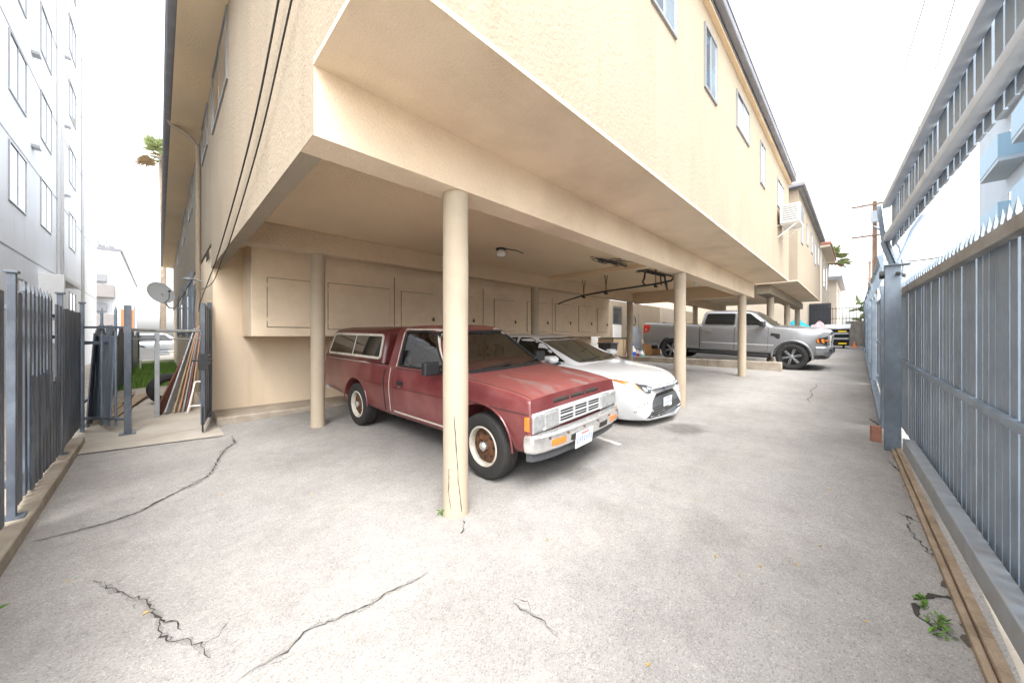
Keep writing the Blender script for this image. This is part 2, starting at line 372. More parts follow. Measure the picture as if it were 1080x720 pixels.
CR = [([(-.605, 4.04), (-.423, 4.025), (-.217, 4.023), (-.094, 4.092), (.073, 4.277), (.234, 4.423), (.362, 4.589), (.459, 5.015), (.554, 5.38), (.677, 5.588), (.689, 6.014)], .013),
 ([(-.263, 3.172), (-.211, 3.043), (-.138, 2.878), (-.063, 2.743), (-.026, 2.642), (.002, 2.487), (.002, 2.387), (.039, 2.291), (.086, 2.243), (.131, 2.168), (.161, 2.045)], .007),
 ([(.229, 1.834), (.327, 1.838), (.399, 1.84), (.522, 1.897), (.627, 1.859), (.756, 1.827), (.893, 1.843), (1.036, 1.819), (1.126, 1.814)], .005),
 ([(1.314, 1.296), (1.326, 1.18), (1.341, 1.1), (1.316, 1.005)], .0035),
 ([(1.61, 2.12), (1.546, 2.013), (1.488, 1.991)], .007),
 ([(3.997, -.214), (3.912, -.275), (3.874, -.375)], .012), ([(4.031, -.25), (3.692, -.251), (3.353, -.324)], .006),
 ([(2.796, -.197), (2.915, -.282), (2.954, -.37)], .022), ([(2.769, -.205), (2.655, -.205), (2.626, -.254), (2.586, -.31)], .018),
 ([(.0, 2.5), (.06, 2.42), (.08, 2.33)], .006), ([(5.4, -.2), (5.0, -.3), (4.6, -.28)], .008), ([(8.2, .62), (8.6, .7), (9.1, .66), (9.7, .74), (10.3, .68), (10.9, .72)], .01), ([(7.5, -.1), (6.9, -.25)], .02)]
for k, (p, w) in enumerate(CR): ribbon(mb, p, w*.8, seed=k+3)
mb.m = 4
for k, (p, w) in enumerate(CR[:4]): ribbon(mb, p, w*2.6, seed=k+130, dz=.0022)
mb.m = 1
q = random.Random(21)      # hairline branches off the main cracks
for p, w in CR[:4]:
    for i in range(1, len(p)-1, 2):
        a = q.uniform(0, 6.28); x, y = p[i]; l = q.uniform(.05, .16)
        ribbon(mb, [(x, y), (x+l*.5*math.cos(a), y+l*.5*math.sin(a)), (x+l*math.cos(a+.5), y+l*math.sin(a+.5))], .0018, seed=i+90)
mb.m = 2
for k in range(11):      # ragged dirt seam where the paving meets the gate track
    x = 1.6+k*.42; y = -.40+(x-2.4)*.03
    ribbon(mb, [(x, y), (x+.2, y+.02), (x+.46, y)], .035, seed=60+k, dz=.003)
mb.m = 3
mb.add([(x, y, g(x, y)+.004) for x, y in ((4.06, 2.62), (3.98, 2.62), (3.88, 2.05), (3.95, 2.04))], [(0, 1, 2, 3)])
drv = MB; d_ = mb.build('driveway', ['asphalt', 'crack', mat('dirt_seam', (.1, .085, .07), .95, fine=.4), mat('worn_line_paint', (.62, .6, .57), .8, var=.4, vscale=12), mat('crumbled_edge', (.24, .23, .215), .95, fine=.5, fscale=140)])
tag(d_, kind='structure')
# concrete apron and side passage
mb = MB()
P0 = [(-.66, 6.4), (.62, 6.05), (.62, 6.72), (-.66, 6.72)]
mb.add([(x, y, g(x, y)+.012) for x, y in P0], [(0, 1, 2, 3)])
for y0, y1 in ((6.724, 8.0), (8.0, 9.6), (9.612, 11.4), (11.41, 13.4)):
    mb.add([(x, y, g(x, y)+.014) for x, y in ((-.74, y0), (.6, y0), (.6, y1), (-.74, y1))], [(0, 1, 2, 3)])
tag(mb.build('path', 'concrete'), kind='structure')
tag(MB().box(.6, 12.3, 6.72, 7.5, .0, .2).build('kerb', 'kerb', bevel=.02), kind='structure')
mb = MB(); 
for i in range(5):
    y0 = 1.2+i*1.16; mb.box(-1.0, -.66, y0, y0+1.15, -.25, g(-.7, y0+.6)+.1)
tag(mb.build('kerb', 'kerb', bevel=.015), kind='structure')
# timber edged strip the sliding gate rolls along
mb = MB()
for i in range(6):
    x0 = .9+i*.86; x1 = x0+.855
    for (o0, o1, hh) in ((0, -.03, .035), (-.034, -.075, .055)):
        mb.add([(x, -.36+(x-2.44)*.032+o+dy, z) for x in (x0, x1) for o, dy in ((o0, 0), (o1, 0)) for z in (g(x, -.4)-.1, g(x, -.4)+hh)],
               [(0, 1, 3, 2), (4, 6, 7, 5), (0, 4, 5, 1), (2, 3, 7, 6), (1, 5, 7, 3), (0, 2, 6, 4)])
tag(mb.build('kerb', mat('gate_sill', (.4, .31, .22), .9, var=.25, vscale=7, fine=.2, tint=(.22, .15, .1), tscale=6, tamt=.6), bevel=.006), kind='structure')
sheet([-30, -4, .58], [36, 40, 48], lambda x, y: g(x, y)+.01, mat('street_asphalt', (.2, .2, .2), .9, var=.1), 'street')
sheet([-.74, -.1, .58], [12.6, 16, 28], lambda x, y: g(x, y)-.0, mat('lawn_soil', (.12, .16, .05), .95, var=.3), 'lawn')
mb = MB()
for k in range(5200):
    x = RND.uniform(-.72, .55); y = 13.0+11*RND.random()**1.6; h = RND.uniform(.05, .17); a = RND.uniform(0, 6.28); dx, dy = math.cos(a)*.012, math.sin(a)*.012
    lx, ly = RND.uniform(-.05, .05), RND.uniform(-.05, .05); z = g(x, y)
    mb.add([(x-dx, y-dy, z), (x+dx, y+dy, z), (x+lx, y+ly, z+h)], [(0, 1, 2)])
tag(mb.build('grass', 'grass'), kind='stuff')
# low retaining kerb of the second carport
lw = MB()
for y0, y1 in ((1.62, 3.6), (3.604, 5.6), (5.604, 7.9)):
    lw.box(12.82, 13.02, y0, y1, .3, .652-.0005*y0)
tag(lw.build('low_wall', 'kerb', bevel=.02), 'low cream concrete wall between the white car and the grey pickup', 'low wall')

# ------------------------------------------------------------------ near apartment building over the carport
B = root('apartment_building', 'cream stucco apartment building raised over the carport with the red pickup', 'building', (.6, 1.36, 0))
def bp(mb, name, m, parent=None, **k):
    """part of building given in world coordinates"""
    p = parent or B; o = Vector(ROOTLOC[p.name]) if p.name in ROOTLOC else Vector()
    mb.v = [(x-o.x, y-o.y, z-o.z) for x, y, z in mb.v]
    return mb.build(name, m, p, **k)
ROOTLOC = {B.name: (.6, 1.36, 0)}
def wbox(*a): return MB().box(*a)
def grid_wall_x(mb, y, x0, x1, z0, z1): pass
bp(wbox(.6, 12., 1.36, 29., 2.93, 5.5), 'upper_storey', 'stucco')
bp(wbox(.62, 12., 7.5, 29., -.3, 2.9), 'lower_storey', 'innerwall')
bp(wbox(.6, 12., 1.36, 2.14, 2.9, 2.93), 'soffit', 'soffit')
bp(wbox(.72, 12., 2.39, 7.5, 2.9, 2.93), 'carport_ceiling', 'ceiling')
bp(wbox(.72, 12., 2.14, 2.39, 2.9, 2.93), 'beam_top', 'stucco')
bp(wbox(.6, .72, 2.143, 7.5, 2.515, 2.93), 'side_beam', 'stucco')
bp(wbox(.604, 12., 2.14, 2.39, 2.513, 2.9), 'carport_beam', 'soffit')  # front beam takes the raised soffit colour to offset its shade
bp(wbox(.72, 12., 5.5, 5.75, 2.6, 2.9), 'carport_beam', 'roughbeam', bevel=.012)
bp(wbox(11.5, 11.75, 2.39, 5.5, 2.53, 2.9), 'cross_beam', 'roughbeam', bevel=.012)
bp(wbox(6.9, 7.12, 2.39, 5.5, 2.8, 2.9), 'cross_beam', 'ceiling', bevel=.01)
def column(parent, x, y, ztop, r=.1, seed=0):
    z0 = g(x, y)-.05
    prof = []; rr = random.Random(seed)
    mb = MB(); n = 28; R_ = []
    for z in [z0, z0+.06]+lin(z0+.12, ztop-.05, 14)+[ztop-.02, ztop]:
        k = 1.0+.01*math.sin(z*7+seed)+(.02 if z > ztop-.04 else 0)+(.06 if z < z0+.1 else 0)*rr.random()
        R_.append([(x+r*k*math.cos(2*math.pi*i/n), y+r*k*math.sin(2*math.pi*i/n), z) for i in range(n)])
    mb.rings(R_)
    return bp(mb, 'column', 'column', parent, smooth=True)
def col_crack(c, x, y, r, pts):
    """fine crack running up a column: (angle, z) pairs"""
    mb = MB(); V = []; q = random.Random(5); P = []
    for (a0, z0), (a1, z1) in zip(pts[:-1], pts[1:]):
        for i in range(6): P.append((a0+(a1-a0)*i/6+q.uniform(-.02, .02), z0+(z1-z0)*i/6))
    P.append(pts[-1])
    for a, z in P:
        w = .0025*q.uniform(.4, 1.3)/r
        V += [(x+(r+.004)*math.cos(a+s*w), y+(r+.004)*math.sin(a+s*w), z) for s in (-1, 1)]
    mb.add(V, [(2*i, 2*i+1, 2*i+3, 2*i+2) for i in range(len(P)-1)])
    o = Vector(ROOTLOC[B.name]); mb.v = [tuple(Vector(v)-o) for v in mb.v]
    mb.build('crack', 'crack', c)
c1 = column(B, 1.64, 2.25, 2.52, .098, 1)
aa = math.atan2(-2.25, -1.64)
col_crack(c1, 1.64, 2.25, .1, [(aa+.45, .07), (aa+.2, .3), (aa+.05, .55), (aa-.1, .8)])
col_crack(c1, 1.64, 2.25, .1, [(aa-.35, .1), (aa-.55, .22), (aa-.5, .4)])
for i, (x, y, zt) in enumerate(((1.64, 5.63, 2.61), (6.47, 2.25, 2.52), (11.07, 2.25, 2.52), (6.47, 5.63, 2.61), (11.45, 5.63, 2.61))): column(B, x, y, zt, .098 if i else .095, i+2)
# roof, gutters, eaves
bp(wbox(.16, 12.05, 1.30, 29.4, 5.5, 5.53), 'eave_soffit', 'ceiling')  # raised ceiling colour lightens the shaded eave underside
mb = MB(); mb.box(.17, 12.06, 1.29, 29.42, 5.532, 5.7); mb.add([(.1, 1.29, 5.7), (12.06, 1.29, 5.7), (12.06, 29.4, 5.7), (.1, 29.4, 5.7), (3, 8, 6.3), (9, 8, 6.3), (9, 24, 6.3), (3, 24, 6.3)],
   [(0, 1, 5, 4), (1, 2, 6, 5), (2, 3, 7, 6), (3, 0, 4, 7), (4, 5, 6, 7)])
bp(mb, 'roof', 'gutter')
mb = MB()
for (x0, x1, y0, y1) in ((.07, .168, 1.2, 29.45), (.17, 12.07, 1.2, 1.288)):
    mb.box(x0, x1, y0, y1, 5.56, 5.675); mb.box(x0-.012, x1+.004, y0-.012, y1+.004, 5.675, 5.695)
bp(mb, 'gutter', 'gutter', bevel=.015)
# front windows
for x, w, z, h, sp in ((3.17, .62, 4.48, .8, True), (4.72, .52, 4.47, .8, True), (6.3, .86, 4.66, .58, True), (8.13, .47, 4.36, .82, True), (10.1, .9, 4.44, .66, True)):
    window(B, Vector((x, 1.36, z))-Vector(ROOTLOC[B.name]), (1, 0, 0), w, h, pane='pane', split=sp, sill=None)
for y, w, z, h in ((7.2, 1.7, 4.56, .9), (9.1, 1.1, 4.72, .72), (13.4, 1.6, 4.6, .85), (17.2, 1.8, 4.6, .85), (22, 1.6, 4.6, .85)):
    window(B, Vector((.6, y, z))-Vector(ROOTLOC[B.name]), (0, -1, 0), w, h)
# downspout
bp(MB().tube([(.12, 9.45, 5.6), (.17, 9.45, 5.5), (.4, 9.42, 5.38), (.55, 9.4, 5.2), (.555, 9.4, 4.9), (.555, 9.4, .3)], .04, 10), 'downspout', 'stucco', smooth=True)
mb = MB()
for k in range(3): mb.box(.59, .597, 7.78+k*.17, 7.88+k*.17, 2.72, 2.86)
bp(mb, 'wall_vent', 'dark')
# window with security bars in the passage
for y0, w in ((11.6, 1.5), (14.6, 1.7), (19, 1.5)):
    f = window(B, Vector((.62, y0, 1.55))-Vector(ROOTLOC[B.name]), (0, -1, 0), w, 1.1, pane='pane_dark')
    mb = MB()
    for k in range(10): mb.box(.5, .52, y0-w+k*w/9.5, y0-w+k*w/9.5+.05, 1.4, 2.75+.12*(k % 2))
    for z in (1.5, 2.6): mb.box(.485, .499, y0-w-.05, y0+.05, z, z+.05)
    for y in (y0-w, y0): mb.box(.521, .62, y-.02, y+.02, 1.5, 1.55)
    bp(mb, 'window_bars', 'steelblue')
# storage cabinets hung on the back wall of the carport
cab = bp(wbox(1.01, 12.0, 6.7, 7.499, 1.405, 2.899), 'storage_cabinet', 'panel', bevel=.008)
o = Vector(ROOTLOC[B.name])
def cdoor(x0, x1, z0, z1, lock):
    mb = MB().box(x0, x1, 6.676, 6.6985, z0, z1); mb.v = [tuple(Vector(v)-o) for v in mb.v]
    d = mb.build('cabinet_door', 'panel', cab, bevel=.004)
    # dark strips paint in the shadow gap round the leaf, then the hinges
    mb = MB()
    for b in ((x0-.009, x0-.002, z0-.009, z1+.009), (x1+.002, x1+.009, z0-.009, z1+.009), (x0-.002, x1+.002, z1+.002, z1+.009), (x0-.002, x1+.002, z0-.009, z0-.002)):
        mb.box(b[0], b[1], 6.6935, 6.6995, b[2], b[3])
    mb.m = 1
    for z in (z0+.15*(z1-z0), z1-.15*(z1-z0)): mb.box(x0-.012, x0+.03, 6.668, 6.6755, z-.03, z+.03)
    mb.v = [tuple(Vector(v)-o) for v in mb.v]; mb.build('gap_and_hinges', ['doorgap', 'panel'], cab)
    if lock:
        zc = (z0+z1)/2-.12; mb = MB()
        mb.box(x1-.032, x1+.008, 6.64, 6.6635, zc-.075, zc-.025)
        mb.tube([(x1-.03, 6.652, zc-.03), (x1-.03, 6.652, zc), (x1-.013, 6.652, zc+.012), (x1+.004, 6.652, zc), (x1+.004, 6.652, zc-.03)], .006, 6)
        mb.v = [tuple(Vector(v)-o) for v in mb.v]; mb.build('padlock', 'blackplastic', cab)
        mb = MB(); mb.box(x1-.08, x1+.04, 6.664, 6.6755, zc-.015, zc+.02); mb.v = [tuple(Vector(v)-o) for v in mb.v]; mb.build('hasp', 'panel', cab)
for a in ((1.22, 2.03, 1.56, 2.34, 0), (2.12, 3.26, 1.54, 2.35, 0), (3.52, 4.27, 1.55, 2.33, 1), (4.62, 5.4, 1.55, 2.35, 1), (6.1, 6.86, 1.55, 2.36, 1), (7.36, 8.25, 1.55, 2.4, 1), (8.65, 9.42, 1.57, 2.42, 1), (9.93, 10.68, 1.57, 2.44, 1), (11.1, 11.75, 1.57, 2.42, 1)): cdoor(*a)
mb = MB()
for x in (3.36, 5.72, 8.5): mb.box(x, x+.012, 6.696, 6.6993, 1.42, 2.6)
mb.v = [tuple(Vector(v)-o) for v in mb.v]; mb.build('panel_joint', 'doorgap', cab)

# things fixed to it
def ceil_light(x, y, label):
    t = root('ceiling_light', label, 'light', (x, y, 2.9))
    MB().lathe([(0, 0), (.085, 0), (.085, -.025), (.05, -.03), (0, -.03)], 24, Matrix.Rotation(rad(90), 4, 'X')).build('base', 'blackplastic', t, smooth=True)
    MB().lathe([(.045, -.03), (.07, -.06), (.078, -.1), (.06, -.135), (0, -.15)], 24, Matrix.Rotation(rad(90), 4, 'X')).build('globe', 'lampwhite', t, smooth=True)
    return t
ceil_light(4.1, 4.33, 'round white globe light on the carport ceiling above the red pickup')
ceil_light(10.16, 3.1, 'round ceiling light on the far side of the pipes near the last columns')
tag(MB().tube([(4.1, 4.26, 2.885), (4.35, 4.2, 2.885), (4.6, 4.28, 2.89)], .008, 6).build('wire_stub', 'cable'), 'short dark wire beside the globe light on the ceiling', 'wire')
t = root('drain_pipe', 'long dark drain pipe hung below the carport ceiling on wire straps', 'pipe', (8.4, 6.6, 2.5))
pp = [(8.75, 6.66, 2.42), (8.6, 6.3, 2.47), (7.95, 5.2, 2.5), (7.7, 4.4, 2.51), (7.5, 3.1, 2.53), (7.42, 2.75, 2.55), (7.3, 2.55, 2.7)]
off = Vector((8.4, 6.6, 2.5))
MB().tube([Vector(p)-off for p in pp], .02, 10).build('pipe', 'cable', t, smooth=True)
mb = MB()
for p in (pp[2], pp[3], pp[4]):
    mb.tube([Vector(p)-off+Vector((-.05, 0, -.05)), Vector(p)-off+Vector((.05, 0, -.05))], .028, 10)
mb.build('coupling', 'cable', t, smooth=True)
mb = MB()
for p, dx in ((pp[2], .09), (pp[3], .1), (pp[3], -.08), (pp[4], .06)):
    for q in (-dx/2, dx/2): mb.tube([Vector(p)-off, Vector(p)-off+Vector((q, q*.4, .2)), Vector(p)-off+Vector((q*1.4, 0, .4))], .009, 6)
mb.build('hanger', 'rust', t)
mb = MB(); q = random.Random(3); W0 = Vector((5.6, 3.3, 2.9))
def wl(pts, r_): mb.tube([Vector(p)-W0 for p in pts], r_, 6)
for k in range(8):
    x, y = 5.7+q.uniform(-.1, .25), 3.56+q.uniform(-.12, .12); pts = [(x, y, 2.892)]
    for i in range(8): x += q.uniform(.02, .16); y += q.uniform(-.1, .07); pts.append((x, y, 2.89-q.random()*.04))
    wl(pts, .006)
wl([(5.9, 3.55, 2.885), (6.5, 3.46, 2.87), (7.2, 3.48, 2.87), (7.5, 3.45, 2.87)], .014); wl([(7.1, 3.5, 2.87), (7.8, 3.42, 2.86), (8.5, 3.3, 2.84)], .022); wl([(7.3, 3.36, 2.88), (8.0, 3.3, 2.86), (8.9, 3.2, 2.86)], .02)
for k in range(7):
    x = 7.3+q.uniform(-.25, .3); y = 3.46+q.uniform(-.12, .1); pts = [(x, y, 2.892)]
    for i in range(5): x += q.uniform(-.06, .14); y += q.uniform(-.08, .06); pts.append((x, y, 2.885-q.random()*.07))
    wl(pts, .006)
wl([(7.75, 3.44, 2.87), (7.74, 3.46, 2.72), (7.7, 3.48, 2.64), (7.72, 3.44, 2.57), (7.6, 3.5, 2.53)], .02); wl([(8.5, 3.3, 2.85), (8.5, 3.28, 2.66), (8.4, 3.2, 2.5)], .02); wl([(8.3, 3.32, 2.85), (8.3, 3.3, 2.6)], .015); wl([(8.4, 3.2, 2.5), (7.7, 2.95, 2.54)], .02)
w_ = mb.build('ceiling_wiring', 'cable'); w_.location = (5.6, 3.3, 2.9)
tag(w_, 'tangle of old conduit and loose wires along the carport ceiling behind the front beam', 'wiring')
for nm, pts, lab, r in (('cable', [(.56, .9, 4.9), (.56, 2.73, 3.64), (.56, 3.92, 3.07), (.56, 6.0, 2.53), (.56, 7.4, 2.3), (.55, 8.76, 2.06), (.55, 9.2, 1.9)], 'left one of the two black cables running down the cream side wall', .007),
                     ('cable', [(.56, .9, 4.2), (.56, 2.41, 3.417), (.56, 3.376, 2.944), (.56, 4.906, 2.497), (.56, 5.626, 2.381), (.56, 6.8, 2.2), (.55, 8.37, 2.25), (.55, 9.0, 2.3)], 'right one of the two black cables sagging below the bottom edge of the side wall', .006)):
    P = []
    for i in range(len(pts)-1):
        p0, p1, p2, p3 = [Vector(pts[max(0, min(len(pts)-1, k))]) for k in (i-1, i, i+1, i+2)]
        for q in range(6):
            u = q/6; P.append(.5*((2*p1)+(p2-p0)*u+(2*p0-5*p1+4*p2-p3)*u*u+(3*p1-p0-3*p2+p3)*u**3))
    tag(MB().tube(P+[Vector(pts[-1])], r, 8).build(nm, 'cable', smooth=True), lab, 'cable')
t = root('wall_light', 'small grey wall lamp beside the two cables above the open iron gate', 'lamp', (.61, 9.2, 2.48))
MB().tube([(0, 0, 0), (-.1, 0, .04), (-.16, 0, .04)], .018, 8).build('arm', 'galv', t)
MB().lathe([(.03, .03), (.1, .0), (.1, -.02), (0, -.02)], 16, Matrix.Translation((-.2, 0, .04)) @ Matrix.Rotation(rad(90), 4, 'X')).build('shade', 'alu', t, smooth=True)
# window air conditioner
t = root('air_conditioner', 'white boxy air conditioner sticking out of the front wall window', 'air conditioner', (10.45, 1.36, 4.0))
MB().box(-.36, .36, -.42, -.05, 0, .42).build('case', 'whitetrim', t, bevel=.02)
mb = MB()
for k in range(7): mb.box(-.372, -.361, -.38, -.1, .06+k*.05, .085+k*.05); 
for k in range(8): mb.box(-.3, .3, -.432, -.421, .05+k*.042, .07+k*.042)
mb.build('grille', 'alu', t)
mb = MB()
for x in (-.28, .28): mb.bar((x, -.36, -.012), (x, -.01, -.28), .018); mb.box(x-.01, x+.01, -.4, 0, -.02, -.002)
mb.build('bracket', 'whitetrim', t)
# satellite dish on the passage wall
t = root('satellite_dish', 'grey satellite dish on an arm on the passage side of the building', 'satellite dish', (.6, 17.3, 2.62))
Md = Matrix.Translation((-.55, -.1, .3)) @ Matrix.Rotation(rad(25), 4, 'Z') @ Matrix.Rotation(rad(-28), 4, 'X')
MB().lathe([(.0, .06), (.2, .045), (.36, .0), (.37, -.01), (.36, .012), (.2, .06), (0, .075)], 28, Md @ Matrix.Scale(1.15, 4, (0, 0, 1))).build('reflector', 'dishgrey', t, smooth=True)
MB().tube([(.0, 0, -.2), (-.35, 0, -.2), (-.5, -.06, .1), (-.53, -.06, .28)], .025, 8).build('arm', 'galv', t, smooth=True)
mb = MB().tube([Md @ Vector((0, 0, -.4)), Md @ Vector((0, -.3, -.42)), Md @ Vector((0, -.42, -.25))], .012, 6); mb.cbox(Md @ Vector((0, -.44, -.2)), .07, .09, .07)
mb.build('feed_horn', 'greyplastic', t)

# ------------------------------------------------------------------ second apartment building up the drive
B2 = root('apartment_building', 'cream apartment building over the second carport above the grey pickup', 'building', (14.04, 1.37, 0)); ROOTLOC[B2.name] = (14.04, 1.37, 0)
o2 = Vector(ROOTLOC[B2.name])
bp(wbox(14.04, 22.8, 1.37, 6.0, 3.17, 6.0), 'upper_storey', 'stucco', B2)
bp(wbox(14.04, 22.8, 1.37, 6.0, 3.14, 3.17), 'soffit', 'soffit', B2)
bp(wbox(12.2, 26, 8.2, 20, .2, 3.1), 'lower_storey', 'stucco', B2)
bp(wbox(14.3, 23.8, 2.1, 2.5, 2.84, 3.139), 'carport_beam', 'stucco', B2, bevel=.012)
bp(wbox(14.3, 22.8, 5.4, 5.7, 2.84, 3.139), 'carport_beam', 'roughbeam', B2, bevel=.012)
for i, x in enumerate((15.65, 19.8, 23.4)): column(B2, x, 2.3, 2.845, .11, 9+i)
column(B2, 17.8, 5.5, 2.845, .11, 14)
mb = MB(); mb.box(13.95, 22.9, 1.26, 6.1, 6.0, 6.19)
bp(mb, 'roof', 'gutter', B2)
mb = MB(); mb.box(13.93, 22.93, 1.18, 1.258, 6.03, 6.15); mb.box(13.85, 13.948, 1.18, 6.1, 6.03, 6.15)
bp(mb, 'gutter', 'gutter', B2, bevel=.015)
for x, w, z, h in ((14.9, .5, 4.5, 1.15), (16.6, .55, 4.75, .8), (18.2, .6, 4.75, .8), (19.7, .6, 4.5, 1.0), (21.3, .7, 4.7, .9)):
    window(B2, Vector((x, 1.37, z))-o2, (1, 0, 0), w, h)
f = window(B2, Vector((14.95, 8.2, 2.03))-o2, (1, 0, 0), .8, .77, pane='pane_dark')
bp(wbox(14.95, 15.75, 8.17, 8.199, 1.2, 1.98), 'wall_panel', 'whitetrim', B2, bevel=.006)
mb = MB()
for k in range(9): mb.box(14.96+k*.095, 14.98+k*.095, 8.13, 8.15, 1.98, 2.85)
bp(mb, 'window_bars', 'greyplastic', B2)
bp(wbox(13.0, 13.8, 8.16, 8.199, .5, 2.5), 'door', 'whitetrim', B2, bevel=.01)
bp(wbox(20.4, 24.5, 8.13, 8.199, .5, 3.05), 'shutter', 'tan', B2, bevel=.01)
bp(wbox(20.7, 20.85, 8.06, 8.129, 1.9, 2.25), 'meter_box', mat('brown_box', (.08, .03, .02), .6), B2, bevel=.01)

# third house with tiled roof, fourth block, far left and right blocks
def house(name, label, loc, parts, wins=(), cat='building'):
    t = root(name, label, cat, loc); ROOTLOC[t.name] = loc
    for nm, mb, m in parts: bp(mb, nm, m, t)
    for a in wins: window(t, Vector(a[0])-Vector(loc), *a[1:])
    return t
mb = MB(); x0, x1, y0, y1, zr = 26.6, 33, 1.12, 12, 6.75
mb.add([(x0, y0, zr), (x1, y0, zr), (x1, y1, zr), (x0, y1, zr), (x0+2.5, y0+4, zr+1.2), (x1-2.5, y0+4, zr+1.2), (x0, y0, zr-.12), (x1, y0, zr-.12), (x1, y1, zr-.12), (x0, y1, zr-.12)],
       [(0, 1, 5, 4), (1, 2, 5), (2, 3, 4, 5), (3, 0, 4), (0, 6, 7, 1), (1, 7, 8, 2), (2, 8, 9, 3), (3, 9, 6, 0), (9, 8, 7, 6)])
house('tiled_house', 'cream house with a red tiled roof beyond the second carport', (27, 1.3, 0),
      [('wall', wbox(27, 32.5, 1.55, 12, .5, 6.5), 'cream2'), ('eave', wbox(26.65, 32.95, 1.17, 11.95, 6.5, 6.625), 'cream2'), ('roof', mb, 'tile')],
      [((28.0, 1.55, 4.4), (1, 0, 0), 1.1, 1.6, 'alu', 'pane_dark'), ((30.4, 1.55, 4.4), (1, 0, 0), 1.0, 1.6, 'alu', 'pane_dark')])
mb = MB(); mb.box(43.6, 55.2, 1.1, 11, 6.6, 6.95)
house('flat_roofed_house', 'tan flat roofed block at the far end of the drive behind the palm', (44, 1.4, 0),
      [('wall', wbox(44, 55, 1.5, 11, .5, 6.6), 'tan'), ('roof', mb, 'gutter'), ('balcony', wbox(43.2, 43.995, 2.2, 4.2, 4.6, 5.3), 'balcgrey')],
      [((46, 1.5, 4.7), (1, 0, 0), 1.6, 1.3), ((49, 1.5, 4.7), (1, 0, 0), 1.6, 1.3), ((44, 3.8, 2.3), (0, -1, 0), 1.2, 1.3)])
# tall white block left of the passage
WX = -2.6
t = root('apartment_block', 'tall white rendered apartment block on the left behind the fence', 'building', (WX, 16, 0)); ROOTLOC[t.name] = (WX, 16, 0)
bp(wbox(-18, WX, 3.5, 32.1, -.3, 26), 'wall', 'white', t)
q = Vector((WX, 16, 0))
for k in range(-1, 7):
    z = 4.72+2.72*k-.0
    for y0, w, h in ((10.8, 1.55, 1.45), (14.8, 1.6, 1.5), (18.1, 1.55, 1.5), (23.0, 1.6, 1.45)):
        if z < 24 and not (k < 0 and y0 < 14): window(t, Vector((WX, y0, z+.04*(y0-14)))-q, (0, 1, 0), w, h if k >= 0 else .9, frame='alu', pane='bluepane', proud=.03, bar=.04)
mb = MB()
for y in (20.6, 21.2, 26.3): mb.tube([(WX+.05, y, -.2), (WX+.05, y, 25.8)], .05, 8)
bp(mb, 'drainpipe', 'whitetrim', t, smooth=True)
mb = MB()
for k in range(6):
    for y in (17.0, 22.1): mb.box(WX+.002, WX+.15, y, y+.28 if y in (17.0, 26.8) else y+.12, 6.9+2.72*k, 6.98+2.72*k)
bp(mb, 'vent_hood', 'alu', t)
mb = MB()
for z in (3.6, 6.35, 9.05, 11.8, 14.5): mb.box(WX+.001, WX+.012, 3.5, 32.0, z, z+.025)
bp(mb, 'render_joint', 'alu', t)
mb = MB(); mb.box(WX+.001, WX+.5, 17.8, 18.0, 1.2, 3.35); mb.box(WX+.001, WX+.5, 18.0, 21.0, 3.2, 3.35)
bp(mb, 'porch_frame', 'whitetrim', t, bevel=.01)
# far white block with balconies
loc = (-2.6, 50, 0)
t = house('apartment_block', 'white balconied block standing far down the passage on the left', loc,
      [('wall', wbox(-12, -2.6, 50, 85, -.3, 9.5), 'white'), ('roof', wbox(-12.1, -2.45, 49.9, 85.1, 9.5, 9.75), 'gutter')])
for z in (2.3, 5.0):
    bp(wbox(-8.5, -2.9, 48.6, 49.99, z, z+1.15), 'balcony', 'balcgrey', t, bevel=.02)
for z in (3.45, 6.2):
    window(t, Vector((-7.4, 50, z))-Vector(loc), (1, 0, 0), 2.1, 1.6, 'alu', 'pane'); bp(wbox(-4.4, -3.4, 49.5, 49.99, z+.3, z+1.0), 'wall_unit', 'alu', t, bevel=.02)
mb = MB()
for k in range(6): mb.tube([(-6+k*.5, 50.6, 9.75), (-6+k*.5, 50.6, 10.5+.2*(k % 2))], .1, 8); mb.cbox((-6.2+k*.6, 51.2, 9.95), .4, .4, .4)
bp(mb, 'roof_vent', 'alu', t)
t = root('street_banner', 'orange vertical banner on a post at the far end of the passage', 'banner', (-1.4, 42, g(0, 42)))
MB().tube([(0, 0, 0), (0, 0, 3.8)], .06, 8).build('post', 'galv', t)
MB().box(-.75, -.05, -.02, .02, 1.5, 3.5).build('banner', 'orangebanner', t)
# tall block with blue balconies on the right
loc = (28, -5.1, 0)
t = house('apartment_block', 'tall white apartment block with light blue balconies behind the right fence', loc, [('wall', wbox(18, 36, -17, -5.3, 0, 25), 'bluewhite')])
for k in range(7):
    z = 3.2+3.1*k
    for x in (21.6, 27.0):
        mb = MB(); mb.box(x, x+3.4, -5.29, -4.5, z, z+.18)
        b = bp(mb, 'balcony', 'bluewhite', t)
        m2 = MB(); m2.box(x, x+3.4, -4.54, -4.48, z+.185, z+1.25); m2.box(x, x+.05, -5.29, -4.545, z+.185, z+1.25); m2.box(x+3.35, x+3.4, -5.29, -4.545, z+.185, z+1.25)
        m2.v = [tuple(Vector(v)-Vector(loc)) for v in m2.v]; m2.build('balustrade', 'bluebalc', b)
        window(t, Vector((x+3.0, -5.3, z+.2))-Vector(loc), (-1, 0, 0), 2.4, 2.1, 'alu', 'pane')
